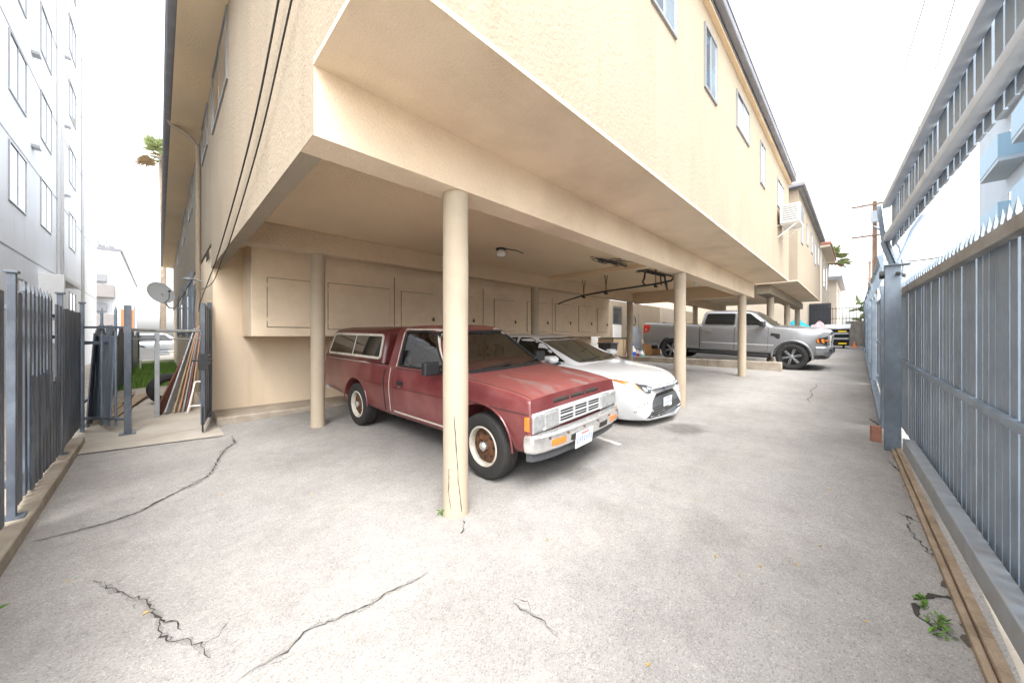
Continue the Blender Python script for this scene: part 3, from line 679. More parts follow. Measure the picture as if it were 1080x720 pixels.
# ------------------------------------------------------------------ fences
def pickets(mb, a, b, spacing, w, th, z0, z1, spike=.07, jitter=0., seed=0, lean=(0, 0), skip=()):
    """flat pickets between plan points a and b; z0, z1 give bottom and top"""
    a = Vector((*a, 0)); b = Vector((*b, 0)); d = b-a; L_ = d.length; u = d/L_; nrm = Vector((-u.y, u.x, 0)); r = random.Random(seed)
    n = max(1, int(L_/spacing))
    for k in range(n):
        if k in skip: continue
        p = a+u*(spacing*(k+.5)); zb = z0(p.x, p.y)+r.uniform(-jitter, jitter); zt = z1(p.x, p.y)+r.uniform(-jitter, jitter)
        tw = r.uniform(-jitter, jitter)*1.2; M = Matrix.Translation(p) @ Matrix.Rotation(math.atan2(u.y, u.x), 4, 'Z') @ Matrix.Rotation(tw, 4, 'Y')
        lx, ly = lean[0]*(zt-zb)+r.uniform(-jitter, jitter)*.4, lean[1]*(zt-zb)
        c = [(-w/2, -th/2), (w/2, -th/2), (w/2, th/2), (-w/2, th/2)]
        vs = [M @ Vector((x, y, zb)) for x, y in c]+[M @ Vector((x+lx, y+ly, zt)) for x, y in c]
        fs = [(3, 2, 1, 0), (0, 1, 5, 4), (1, 2, 6, 5), (2, 3, 7, 6), (3, 0, 4, 7)]
        if spike:
            vs += [M @ Vector((x*.38+lx, y+ly, zt+spike*.3)) for x, y in c] + [M @ Vector((lx, ly, zt+spike))]
            fs += [(4, 5, 9, 8), (5, 6, 10, 9), (6, 7, 11, 10), (7, 4, 8, 11), (8, 9, 12), (9, 10, 12), (10, 11, 12), (11, 8, 12)]
        else: fs.append((4, 5, 6, 7))
        mb.add(vs, fs)
def post(parent, x, y, w, z0, z1, m, cap=True, loc=(0, 0, 0), top=.02):
    l = Vector(loc); mb = MB()
    mb.box(x-w/2-l.x, x+w/2-l.x, y-w/2-l.y, y+w/2-l.y, z0-l.z, z1-l.z)
    if cap:
        mb.box(x-w/2-.012-l.x, x+w/2+.012-l.x, y-w/2-.012-l.y, y+w/2+.012-l.y, z1-l.z, z1+top-l.z)
    return mb.build('post', m, parent, bevel=.004)
def at(mb, loc):
    l = Vector(loc); mb.v = [tuple(Vector(v)-l) for v in mb.v]; return mb
kz = lambda x, y: g(-.7, y)+.1
FX = -.76
def left_panel(y0, y1, label, style, post_y, seed):
    loc = (FX, y0, 0); t = root('metal_fence', label, 'fence', loc, group=None)
    mb = MB()
    if style == 'spaced':
        pickets(mb, (FX, y0), (FX, y0+.28), .14, .13, .012, lambda x, y: kz(x, y)+.02, lambda x, y: 1.73, .02, .006, seed)
        pickets(mb, (FX, y0+.3), (FX, y1-.22), .135, .075, .02, lambda x, y: kz(x, y)+.03, lambda x, y: 1.76, .09, .006, seed)
        pickets(mb, (FX+.03, y0+.375), (FX+.03, y1-.1), .135, .085, .012, lambda x, y: kz(x, y)+.06, lambda x, y: .98+.1*((y*7) % 1 > .5), 0, .02, seed+1)
        pickets(mb, (FX+.02, y1-.26), (FX+.02, y1-.02), .12, .115, .012, lambda x, y: kz(x, y)+.03, lambda x, y: 1.72, .0, .012, seed)
    else:
        pickets(mb, (FX, y0), (FX, y1-.04), .1, .08, .02, lambda x, y: kz(x, y)+.02, lambda x, y: 1.72 if style == 'solid' else 1.66, .0 if style == 'solid' else .06, .008, seed)
    at(mb, loc).build('picket_panel', 'darkfence', t)
    mb = MB()
    for z in ((.3, 1.58) if style != 'spaced' else (.3, 1.38, 1.6)): mb.box(FX-.045, FX-.012, y0, y1, z, z+.035)
    at(mb, loc).build('rail', 'darkfence', t)
    post(t, FX+.01, post_y, .042, kz(0, post_y)-.08, 1.86, 'darkfence', loc=loc)
    mb = MB(); mb.box(FX-.05, FX+.07, post_y-.06, post_y+.06, kz(0, post_y)-.005, kz(0, post_y)+.008)
    at(mb, loc).build('base_plate', 'darkfence', t)
    return t
left_panel(1.3, 4.3, 'blue grey board fence panel at the left edge of the photo nearest the camera', 'solid', 4.36, 1)
left_panel(4.39, 6.09, 'dark fence panel with spiked pickets and see-through gaps in its upper half', 'spaced', 6.12, 2)
left_panel(6.15, 7.63, 'closed dark corrugated fence panel next to the bent pickets', 'solid', 7.66, 3)
# fallen-over gate panel and end post
loc = (-.5, 7.4, 0); t = root('metal_fence', 'bent fence section with two tall spiked pickets leaning beside the passage post', 'fence', loc)
mb = MB(); pickets(mb, (-.76, 8.6), (-.46, 7.3), .115, .105, .014, lambda x, y: .16, lambda x, y: 1.42, 0, .012, 4, lean=(.04, .03))
for x, y, h in ((-.56, 7.5, 1.72), (-.42, 7.3, 1.74)): mb.tube([(x, y, .17), (x, y, h)], .014, 6); mb.tube([(x, y, h), (x, y, h+.09)], [.018, .001], 6)
at(mb, loc).build('picket', 'steelblue', t)
mb = MB()
for z in (1.53, .27): mb.bar((-.74, 7.66, z), (-.31, 7.14, z), .03)
mb.bar((-.74, 7.75, 1.32), (-.42, 7.6, 1.3), .04)
at(mb, loc).build('rail', 'darkfence', t)
post(t, -.3, 7.12, .07, g(-.3, 7.1), 1.83, 'darkfence', False, loc)
mb = MB().box(-.38, -.22, 7.04, 7.2, g(-.3, 7.1)+.014, g(-.3, 7.1)+.026); at(mb, loc).build('base_plate', 'darkfence', t)
LW = ('first of the leaning dark fence panels along the grass strip', 'second leaning dark fence panel along the grass strip', 'third leaning dark fence panel along the grass strip', 'farthest dark fence panel along the grass strip')
for k, (y0, y1) in enumerate(((7.9, 10.3), (10.4, 13.4), (13.5, 18), (18.1, 24))):
    loc = (-.72, y0, 0); t = root('metal_fence', LW[k], 'fence', loc)
    mb = MB(); pickets(mb, (-.74, y0), (-.7, y1), .13, .118, .014, lambda x, y: g(x, y)+.02, lambda x, y: 1.5+.12*math.sin(y*3.1), 0, .012+.01*(k < 2), 20+k, lean=(.05*(k == 0)-.03*(k == 1), -.05*(k < 2)))
    at(mb, loc).build('picket_panel', 'darkfence', t)
    mb = MB()
    for z in (.45, 1.3): mb.bar((-.78, y0, z), (-.73, y1, z), .035)
    at(mb, loc).build('rail', 'darkfence', t); post(t, -.68, y1+.03, .08, g(0, y1), 1.62, 'darkfence', False, loc)
# pipe barrier across the passage
loc = (-.02, 8.1, 0); t = root('pipe_barrier', 'galvanised post and rail barrier across the passage mouth', 'barrier', loc)
at(MB().box(-.05, .01, 8.07, 8.13, g(0, 8), 1.46), loc).build('post', 'galv', t, bevel=.004)
mb = MB(); mb.tube([(-.29, 7.17, 1.5), (-.05, 8.1, 1.5), (.57, 8.3, 1.5)], .022, 8)
at(mb, loc).build('top_rail', 'galv', t, smooth=True)
mb = MB(); mb.tube([(-.29, 7.18, 1.37), (-.02, 8.1, 1.36), (.57, 8.3, 1.36)], .01, 6); at(mb, loc).build('lower_rail', 'galv', t, smooth=True)
# open iron gate leaf against the wall corner
loc = (.56, 7.35, 0); t = root('iron_gate', 'open dark iron gate leaf folded against the corner of the cream wall', 'gate', loc)
mb = MB(); A_ = Vector((.56, 7.33, 0)); Bv = Vector((.42, 6.35, 0))
def gp(q, z): p = A_+(Bv-A_)*q; return (p.x, p.y, z)
zb = .2
for q in (.03, .97, .33, .66): mb.bar(gp(q, zb), gp(q, 1.86), .045 if q in (.03, .97) else .02)
for z in (zb+.02, 1.0, 1.12, 1.84): mb.bar(gp(.03, z), gp(.97, z), .04)
at(mb, loc).build('frame', 'darkfence', t, bevel=.004)
mb = MB(); mb.bar(gp(.04, .62), gp(.96, .62), .008, .78); mb.bar(gp(.04, 1.48), gp(.96, 1.48), .008, .7)
at(mb, loc).build('mesh_panel', 'steelblue', t)
mb = MB()
for zc in (.65, 1.5):
    for s in (-1, 1):
        pts = [gp(.5+s*(.05+.014*k)*math.cos(k*.55), zc+(.03+.012*k)*math.sin(k*.55)*1.6) for k in range(14)]
        mb.tube([Vector(p)+Vector((-.02, 0, 0)) for p in pts], .009, 6)
at(mb, loc).build('scrollwork', 'greymetal', t)
mb = MB(); mb.cbox(gp(.95, 1.06), .09, .12, .22); mb.tube([Vector(gp(.95, 1.08))+Vector((-.12, 0, 0)), Vector(gp(.95, 1.08))+Vector((.1, 0, 0))], .014, 8); mb.bar(gp(.99, .1), gp(.99, .45), .02)
mb.tube([Vector(gp(.9, 1.08))+Vector((-.1, -.02, 0)), Vector(gp(.78, 1.08))+Vector((-.1, 0, 0))], .012, 8)
at(mb, loc).build('lock', 'blackplastic', t)
post(t, .575, 7.44, .06, .1, 1.95, 'darkfence', False, loc)

# right: sliding gate
def fy(x): return -.55+(x-2.7)*.045
Z = lambda x: g(x, -.5)
loc = (2., -.6, 0); t = root('sliding_gate', 'long blue grey sliding gate of close flat pickets on the right with a bottom tube', 'gate', loc)
def gate_strip(mb, x0, x1, dy0, dy1, za, zb):
    mb.add([(x, fy(x)+dy, Z(x)+z) for x in (x0, x1) for dy in (dy0, dy1) for z in ((za, zb) if za < 1.5 else (za+(6-x)*.027, zb+(6-x)*.027))], [(0, 1, 3, 2), (4, 6, 7, 5), (0, 4, 5, 1), (2, 3, 7, 6), (1, 5, 7, 3), (0, 2, 6, 4)])
mb = MB(); pickets(mb, (.4, fy(.4)-.03), (6.9, fy(6.9)-.03), .112, .096, .024, lambda x, y: Z(x)+.1, lambda x, y: Z(x)+1.89+(6-x)*.027, .12, .007, 31)
at(mb, loc).build('picket_panel', 'steelpale', t)
mb = MB(); gate_strip(mb, .4, 6.92, -.018, .035, 1.79, 1.865); at(mb, loc).build('top_rail', mat('gate_rail', (.28, .28, .27), .6, var=.2, vscale=6, tint=(.2, .17, .14), tscale=5, tamt=.6), t, bevel=.004)
mb = MB(); gate_strip(mb, .4, 5.62, .005, .09, .07, .21); at(mb, loc).build('bottom_tube', mat('gate_tube', (.35, .39, .43), .5, .2, var=.15, vscale=5, tint=(.3, .2, .13), tscale=9, tamt=.3), t, bevel=.008)
mb = MB(); gate_strip(mb, .4, 6.92, -.018, .012, .93, .975); at(mb, loc).build('middle_rail', 'steelpale', t, bevel=.003)
# gate post with inward-leaning picket topping above the gate
loc = (5.85, -.26, 0); t = root('gate_post', 'tall blue grey steel gate post with a picket crown leaning over the drive', 'gate post', loc)
at(MB().box(5.79, 5.92, -.33, -.2, Z(5.8)-.05, 2.2), loc).build('post', 'steelblue', t, bevel=.006)
at(MB().box(5.76, 5.93, -.4, -.2, 2.2, 2.21), loc).build('cap_plate', 'steelblue', t)
mb = MB(); mb.bar((5.86, -.27, 2.215), (5.92, -.2, 2.5), .05, .05); mb.bar((5.92, -.2, 2.5), (5.95, -.16, 2.93), .04)
pth = [(5.9, -.30, 2.22), (5.95, -.36, 2.4), (5.98, -.42, 2.6), (5.95, -.5, 2.75)]
mb.tube(pth, .02, 6)
at(mb, loc).build('bracket', 'steelpale', t, bevel=.004)
cy = lambda x: -.235-(5.92-x)*.062
mb = MB()
for (z0_, z1_) in ((2.49, 2.55), (2.89, 2.95)):
    mb.add([(x, cy(x)+dy, z) for x in (-.3, 5.95) for dy in (-.02, .045) for z in (z0_, z1_)], [(0, 1, 3, 2), (4, 6, 7, 5), (0, 4, 5, 1), (2, 3, 7, 6), (1, 5, 7, 3), (0, 2, 6, 4)])
at(mb, loc).build('crown_rail', mat('pale_rail', (.5, .56, .63), .5, var=.12, vscale=5, tint=(.4, .45, .52), tscale=4, tamt=.6), t, bevel=.003)
mb = MB(); pickets(mb, (-.3, cy(-.3)-.033), (5.95, cy(5.95)-.033), .13, .102, .014, lambda x, y: 2.425, lambda x, y: 2.93, 0, .004, 33)
at(mb, loc).build('crown_picket', 'steelpale', t)
mb = MB(); mb.bar((5.86, -.30, 2.215), (5.9, -.23, 2.49), .02, .12, up=(1, 0, 0)); mb.tube([(6.0, -.33, 2.0), (6.05, -.36, 2.2), (6.1, -.33, 2.45), (6.12, -.25, 2.62), (6.12, -.12, 2.74)], .012, 6)
at(mb, loc).build('bracket_plate', 'steelpale', t)
mb = MB(); mb.tube([(5.8, -.16, 2.1), (5.8, -.2, 2.1)], .045, 12); mb.tube([(5.97, -.36, 2.1), (5.75, -.3, 2.1)], .02, 8)
at(mb, loc).build('guide_roller', 'blackplastic', t, smooth=True)
tag(MB().cbox((0, 0, .095), .06, .09, .19).build('brick', 'brick', bevel=.006), 'red clay brick standing on end beside the tall gate post', 'brick').matrix_world = Matrix.Translation((6.15, -.14, g(6.15, -.14))) @ Matrix.Rotation(.4, 4, 'Z')
# fence panels further up the drive
names = ('first', 'second', 'third', 'fourth', 'fifth')
for k in range(5):
    x0 = 7.0+k*4.6; x1 = x0+4.5; yb = -.33+.012*k
    loc = (x0, yb, 0); t = root('metal_fence', f'{names[k]} grey fence panel beyond the tall gate post going up the drive', 'fence', loc)
    mb = MB(); pickets(mb, (x0, yb), (x1, yb+.012), .13, .115, .014, lambda x, y: Z(x)+.06, lambda x, y: Z(x)+1.82, .0, .006, 40+k); at(mb, loc).build('picket_panel', 'steelblue', t)
    mb = MB()
    for z in (.2, 1.0, 1.86): mb.bar((x0, yb+.03, Z(x0)+z), (x1, yb+.042, Z(x1)+z), .04)
    mb.bar((x0, yb+.1, Z(x0)+.06), (x1, yb+.11, Z(x1)+.06), .08, .12)
    at(mb, loc).build('rail', 'steelpale', t); 
    post(t, x0+.02, yb+.08, .09, Z(x0)-.05, Z(x0)+1.95, 'steelblue', False, loc)
    mb = MB(); 
    for (xa, xb) in ((x0, x1),): mb.bar((xa, yb+.12, Z(xa)+2.35), (xb, yb+.13, Z(xb)+2.35), .05); mb.bar((xa, yb+.03, Z(xa)+1.9), (xa, yb+.14, Z(xa)+2.37), .04); mb.bar((xa+2.2, yb+.03, Z(xa+2.2)+1.9), (xa+2.2, yb+.14, Z(xa+2.2)+2.37), .04)
    pickets(mb, (x0, yb+.1), (x1, yb+.11), .2, .05, .014, lambda x, y: Z(x)+2.05, lambda x, y: Z(x)+2.4, .0, .004, 50+k)
    at(mb, loc).build('crown', 'steelpale', t)
# fence closing the drive
loc = (31, 0, 0); t = root('metal_fence', 'black wire and bar fence closing the far end of the drive', 'fence', loc)
mb = MB(); zz = g(30, 1)
for k in range(40): mb.box(30.99, 31.01, -.2+k*.16, -.18+k*.16, zz, zz+2.5)
at(mb, loc).build('bar', 'blackplastic', t)
mb = MB()
for z in (.25, 1.0, 1.75, 2.4): mb.box(30.975, 30.989, -.3, 6.3, zz+z, zz+z+.035)
at(mb, loc).build('rail', 'blackplastic', t)
loc = (30.2, .2, 0); t = root('wooden_fence', 'weathered grey board fence at the far right end of the drive', 'fence', loc)
mb = MB(); pickets(mb, (29.5, -.2), (30.6, .62), .15, .14, .02, lambda x, y: zz+.02, lambda x, y: zz+1.55, 0, .01, 77); at(mb, loc).build('board', mat('grey_boards', (.33, .32, .31), .9, var=.3, vscale=4, streak=True), t)
mb = MB(); mb.bar((29.5, -.23, zz+.4), (30.6, .59, zz+.4), .05); mb.bar((29.5, -.23, zz+1.3), (30.6, .59, zz+1.3), .05); at(mb, loc).build('rail', 'wood', t)

# ------------------------------------------------------------------ utility poles and lines
def upole(x, y, h, label, box=True, arms=(.25, 2.0)):
    z0 = g(x, y); t = root('utility_pole', label, 'utility pole', (x, y, z0))
    MB().tube([(0, 0, -.3), (0, 0, h*.5), (0, 0, h)], [.17, .145, .12], 12).build('pole', 'pole', t, smooth=True)
    for d in arms:
        mb = MB(); mb.box(-.17, -.1, -1.25, 1.25, h-d-.06, h-d+.06)
        for s in (-.5, .5): mb.bar((-.2, s, h-d-.05), (-.2, 0, h-d-.55), .035, .012)
        c = mb.build('crossarm', 'pole', t)
        mb = MB()
        for s in (-1.15, -.65, .65, 1.15): mb.tube([(-.135, s, h-d+.06), (-.135, s, h-d+.13), (-.135, s, h-d+.16), (-.135, s, h-d+.2)], [.02, .045, .03, .04], 8)
        mb.build('insulator', 'transformer', c)
    if box:
        mb = MB(); mb.tube([(-.42, 0, h-1.65), (-.42, 0, h-.85)], .25, 14); mb.bar((-.2, 0, h-1.1), (-.42, 0, h-1.1), .1); mb.bar((-.2, 0, h-1.5), (-.42, 0, h-1.5), .1)
        mb.build('transformer', 'transformer', t, smooth=True)
    mb = MB()
    for k in range(12): mb.tube([(-.16, (.09 if k % 2 else -.09), 2.5+k*.45), (-.32, (.09 if k % 2 else -.09), 2.5+k*.45)], .012, 5)
    mb.build('climbing_step', 'galv', t)
    return t
upole(37.5, -.8, 10.7, 'nearest wooden utility pole with two crossarms and a grey transformer', True, (.25, 2.55))
upole(62, -.9, 10.0, 'second wooden utility pole behind the one with the transformer', False, (.2, 2.2))
upole(88, -1.1, 10.2, 'farthest and smallest wooden utility pole past the end of the drive', False, (.2, 2.0))
def wire(a, b, sag, label, r=.009):
    a = Vector(a); b = Vector(b); pts = []
    for i in range(25):
        q = i/24; p = a.lerp(b, q); p.z -= sag*4*q*(1-q); pts.append(p)
    tag(MB().tube(pts, r, 6).build('power_line', 'cable', smooth=True), label, 'power line')
zt = g(37.5, 0)+10.7
wire((37.36, -.15, zt-.05), (-12, -2.4, 9.8), .5, 'left one of the two thin overhead wires crossing the white sky')
wire((37.36, -1.95, zt-.05), (-12, -1.55, 9.8), .5, 'right one of the two thin overhead wires nearer the fence')
wire((37.36, -1.4, zt-2.4), (61.8, -1.4, g(60, 0)+7.9), .6, 'wire between the first and second utility poles', .02)
wire((37.4, -.85, zt-4.2), (9.5, -2.6, 3.2), .5, 'thick service wire sloping from the first utility pole to the fence', .025)
wire((37.4, -.95, zt-5), (14, -2.9, 3.4), .7, 'lower service wire sloping from the first utility pole', .025)

# ------------------------------------------------------------------ palms and greenery
def palm(x, y, h, label, r=.2, fr=1.5, n=38, seed=1):
    q = random.Random(seed); z0 = g(x, y); t = root('palm_tree', label, 'palm tree', (x, y, z0))
    pts = [(.12*math.sin(i*.5), .1*math.sin(i*.37), h*i/9) for i in range(10)]
    MB().tube(pts, [r*(1.25-.5*i/9) for i in range(10)], 12).build('trunk', 'trunk', t, smooth=True)
    top = Vector(pts[-1]); mb = MB(); m2 = MB()
    for k in range(n):
        a = q.uniform(0, 6.28); e = q.uniform(-.5, 1.35); dead = e < -.2
        d = Vector((math.cos(a)*math.cos(e), math.sin(a)*math.cos(e), math.sin(e))); L_ = fr*q.uniform(.8, 1.1); tgt = m2 if dead else mb
        side = d.cross(Vector((0, 0, 1))).normalized(); stem = [top+d*L_*.55*i/3+Vector((0, 0, -.1*(i/3)**2*L_)) for i in range(4)]
        tgt.tube(stem, .018, 4); c = stem[-1]; up = side.cross(d).normalized()
        for j in range(13):       # fan leaf of separate blades
            b = -1.25+2.5*j/12; v = (d*math.cos(b)+side*math.sin(b)).normalized(); l = L_*.62*(1-.25*abs(b))
            tip = c+v*l+Vector((0, 0, -.3*l*abs(q.gauss(.6, .3)))); w = side.cross(v).normalized()*.0+ (side*math.cos(b)-d*math.sin(b))*.05*fr
            mid = c+v*l*.55+up*.04
            tgt.add([c, mid+w, tip, mid-w], [(0, 1, 2), (0, 2, 3)])
    mb.build('crown', 'palm', t); m2.build('dead_fronds', 'dryfrond', t)
    return t
palm(40.5, 2.0, 7.2, 'tall fan palm on the right beyond the tiled house', .2, 1.5, 46, 2)
palm(.3, 62, 24, 'tall fan palm on the left between the white block and the eaves', .25, 2.3, 46, 5)
def leafy(name, label, cat, x, y, z, n, rx, ry, h, size, m='leaf', seed=0, stemname='stem'):
    q = random.Random(seed); t = root(name, label, cat, (x, y, z)); mb = MB(); st = MB()
    for k in range(max(3, n//6)):
        st.tube([(0, 0, 0), (q.uniform(-rx, rx)*.5, q.uniform(-ry, ry)*.5, h*.5), (q.uniform(-rx, rx), q.uniform(-ry, ry), h*.95)], size*.06, 5)
    for k in range(n):
        p = Vector((q.uniform(-rx, rx), q.uniform(-ry, ry), h*q.random()**.8)); d = Vector((q.gauss(0, 1), q.gauss(0, 1), q.gauss(.3, .5))).normalized(); s = d.cross(Vector((q.random(), q.random(), 1))).normalized(); u = s.cross(d); L_ = size*q.uniform(.6, 1.3)
        mb.add([p, p+d*L_*.35+s*L_*.2+u*.05*L_, p+d*L_*.75+s*L_*.16, p+d*L_-u*.1*L_, p+d*L_*.75-s*L_*.16, p+d*L_*.35-s*L_*.2+u*.05*L_], [(0, 1, 2), (0, 2, 3), (0, 3, 4), (0, 4, 5)])
    st.build(stemname, 'leaf', t); mb.build('leaves', m, t)
    return t
leafy('shrub', 'green leafy shrub over the far end of the right fence', 'shrub', 33, -.6, 1.2, 160, 1.1, .6, 2.6, .55, 'palm', 4)
leafy('weed', 'small green weed at the left foot of the nearest column', 'weed', 1.535, 2.29, g(1.53, 2.29), 9, .015, .015, .05, .04, seed=1)
leafy('weed', 'fern-like weed in the cracked paving beside the gate track, nearer the far crack', 'weed', 2.78, -.235, g(2.78, -.23), 16, .05, .015, .025, .035, seed=2)
leafy('weed', 'longer green weed in the cracked paving beside the gate track', 'weed', 2.64, -.27, g(2.64, -.27), 30, .08, .03, .025, .04, seed=3)
leafy('weed', 'leafy weed poking in at the left edge of the photo by the kerb', 'weed', -.63, 3.0, g(-.6, 3.0), 12, .02, .05, .06, .08, seed=4)
mb = MB(); q = random.Random(9)
for k in range(46):
    x = q.uniform(-.5, 4.6); y = q.uniform(-.1, 4.2); a = q.uniform(0, 6.28); s = q.uniform(.008, .02); z = g(x, y)
    mb.add([(x+s*math.cos(a), y+s*math.sin(a), z+.006), (x-s*.4*math.sin(a), y+s*.4*math.cos(a), z+.01), (x-s*math.cos(a), y-s*math.sin(a), z+.006), (x+s*.4*math.sin(a), y-s*.4*math.cos(a), z+.005)], [(0, 1, 2, 3)])
tag(mb.build('leaf_litter', mat('dry_leaf', (.5, .33, .1), .8, var=.4, vscale=3)), 'tiny dry yellow leaf bits scattered over the paving', 'leaf litter', kind='stuff')
# ------------------------------------------------------------------ clutter in the passage
BO = [((-.02, 8.2), (.4, 9.3), 1.05, .16, 'redwood', 'curved red brown plank at the left of the leaning boards'),
      ((.10, 8.22), (.50, 8.92), 1.52, .15, 'galv', 'pale grey board in the leaning stack beside the passage wall'),
      ((.19, 8.24), (.52, 8.88), 1.56, .07, 'wood', 'tan board in the middle of the leaning stack'),
      ((.25, 8.24), (.535, 8.85), 1.59, .06, 'orangewood', 'orange brown board in the leaning stack'),
      ((.30, 8.24), (.55, 8.82), 1.6, .05, 'bluegrey', 'thin blue grey board between the orange and brown leaning boards'),
      ((.34, 8.24), (.565, 8.8), 1.61, .06, 'redwood', 'dark red brown board near the wall in the leaning stack'),
      ((.39, 8.25), (.575, 8.78), 1.58, .06, 'wood', 'tan board nearest the wall in the leaning stack')]
for a, b, h, w, m, lab in BO:
    z = g(*a)+.02; A = Vector((*a, z)); Bq = Vector((*b, h)); mid = (A+Bq)/2
    mb = MB().bar(A-mid, Bq-mid, w, .022, up=(1, -.4, .2)); o = mb.build('leaning_board', m, bevel=.003); o.location = mid
    tag(o, lab, 'board', 'boards leaning on the passage wall')
t = root('tyre', 'old black tyre lying against the leaning boards in the passage', 'tyre', (.12, 9.7, g(.1, 9.7)+.29))
MB().lathe([(.17, -.08), (.24, -.1), (.29, -.07), (.3, 0), (.29, .07), (.24, .1), (.17, .08), (.16, 0)], 28, Matrix.Rotation(.3, 4, 'Z') @ Matrix.Rotation(.2, 4, 'X'), close=True).build('tread', 'rubber', t, smooth=True)
t = root('old_stool', 'small white metal stool frame leaning on the wall below the boards', 'stool', (.46, 8.05, g(.4, 8)+.02))
mb = MB()
for p, q in (((-.12, 0, 0), (-.02, .1, .5)), ((.06, 0, 0), (.08, .1, .5)), ((-.02, .1, .5), (.08, .1, .5)), ((-.1, .02, .1), (.06, .02, .1))): mb.tube([p, q], .014, 6)
mb.build('frame', 'whitetrim', t)
for a, b, w, lab in (((-.55, 8.6), (-.2, 11.0), .16, 'broad tan plank lying on the passage floor by the fence'), ((-.62, 9.0), (-.42, 11.6), .1, 'narrow plank lying beside the broad one on the passage floor'), ((-.66, 8.2), (-.5, 9.6), .08, 'short broken plank lying against the foot of the left fence')):
    A = Vector((*a, g(*a)+.035)); Bq = Vector((*b, g(*b)+.09)); mid = (A+Bq)/2; o = MB().bar(A-mid, Bq-mid, w, .03).build('plank', 'wood', bevel=.003); o.location = mid; tag(o, lab, 'plank')
t = root('garden_chair', 'broken white garden chair lying in the grass of the passage', 'chair', (-.3, 20.5, g(0, 20)))
mb = MB().box(-.25, .25, -.25, .25, .4, .43); mb.build('seat', 'whitetrim', t, bevel=.01)
MB().box(-.25, .25, .25, .28, .43, .85).build('backrest', 'whitetrim', t, bevel=.01)
for x in (-.22, .22):
    for y in (-.22, .22): MB().box(x-.02, x+.02, y-.02, y+.02, .0, .4).build('leg', 'whitetrim', t)
# ------------------------------------------------------------------ things stored beyond the white car
zs = lambda x, y: g(x, y)
t = root('storage_chest', 'beige chest standing below the end of the wall cabinets', 'chest', (13.5, 7.3, zs(13, 7.3)))
MB().box(-.75, .62, -.35, .35, .03, .82).build('body', 'beige', t, bevel=.01)
MB().box(-.78, .66, -.38, .37, .825, .86).build('lid', 'blackplastic', t, bevel=.008)
MB().box(.03, .045, -.362, -.351, .05, .8).build('joint', 'dark', t)
t = root('shelf_rack', 'thin metal wire rack with a hose beside the beige chest', 'rack', (15.3, 7.4, zs(15, 7.2)))
mb = MB()
for x in (-.3, .3):
    for y in (-.15, .15): mb.box(x-.012, x+.012, y-.012, y+.012, 0, 1.9)
for z in (.4, 1.0, 1.6): mb.box(-.3, .3, -.15, .15, z, z+.015)
mb.build('frame', 'galv', t)
mb = MB().tube([(-.2+.18*math.cos(i*.5), -.17, 1.55+.2*math.sin(i*.5)) for i in range(14)], .015, 6); mb.build('hose', 'blackplastic', t)
t = root('grey_panel', 'grey sheet metal panel leaning behind the tail of the grey pickup', 'panel', (14.4, 6.75, zs(14.4, 6.7)))
M_ = Matrix.Rotation(-.12, 4, 'X')
MB().box(-.62, .62, -.015, .015, .02, 1.3, M_).build('sheet', 'greymetal', t, bevel=.004)
MB().box(-.64, -.6, -.025, .025, .02, 1.32, M_).build('edge_strip', 'galv', t)
t = root('pale_board', 'second narrower pale board leaning left of the grey panel', 'panel', (13.55, 6.8, zs(13.5, 6.7)))
MB().box(-.05, .05, -.02, .02, .0, 1.0, Matrix.Rotation(.35, 4, 'Y')).build('board', 'whitetrim', t)
def bottle(x, y, r, h, m, lm, lab):
    t = root('bottle', lab, 'bottle', (x, y, zs(x, y)+.0)); RM = Matrix.Rotation(rad(90), 4, 'X')
    MB().lathe([(0, 0), (r, 0), (r, h*.62), (r*.4, h*.8), (r*.35, h*.92), (0, h*.92)], 16, RM).build('body', m, t, smooth=True)
    MB().lathe([(r*1.02, h*.18), (r*1.02, h*.5)], 16, RM).build('bottle_label', lm, t)
    MB().lathe([(0, h*1.0), (r*.42, h*1.0), (r*.42, h*.9), (0, h*.9)], 12, RM).build('cap', lm, t)
for x, y, r, h, m, lm, lab in ((13.25, 6.4, .13, .62, 'whitetrim', 'blue', 'tall white jug with a blue label behind the low wall'), (13.3, 6.05, .09, .42, 'whitetrim', 'green', 'white bottle with a teal label behind the low wall'), (13.75, 6.4, .1, .4, 'whitetrim', 'red_lens', 'white bottle with a red cap near the grey panel'), (13.6, 6.1, .08, .34, 'beige', 'whitetrim', 'small tan bottle with a white label behind the low wall')): bottle(x, y, r, h, m, lm, lab)
t = root('cardboard_box', 'open brown cardboard box behind the rear wheel of the grey pickup', 'box', (15.8, 6.8, zs(15.8, 6.8)))
MB().box(-.45, .45, -.3, .3, 0, .55).build('body', 'cardboard', t)
mb = MB().bar((-.45, -.3, .555), (-.45, -.5, .7), .02); mb.box(-.45, .45, -.47, -.31, .553, .56); mb.build('flap', 'cardboard', t)
t = root('bin', 'dark bin in the shade under the end of the wall cabinets', 'bin', (12.4, 7.0, .42))
MB().rings([[(-.22, -.22, 0), (.22, -.22, 0), (.22, .22, 0), (-.22, .22, 0)], [(-.28, -.28, .7), (.28, -.28, .7), (.28, .28, .7), (-.28, .28, .7)]]).build('body', 'greyplastic', t, bevel=.02)
MB().box(-.3, .3, -.3, .3, .703, .75).build('lid', 'greyplastic', t, bevel=.01)
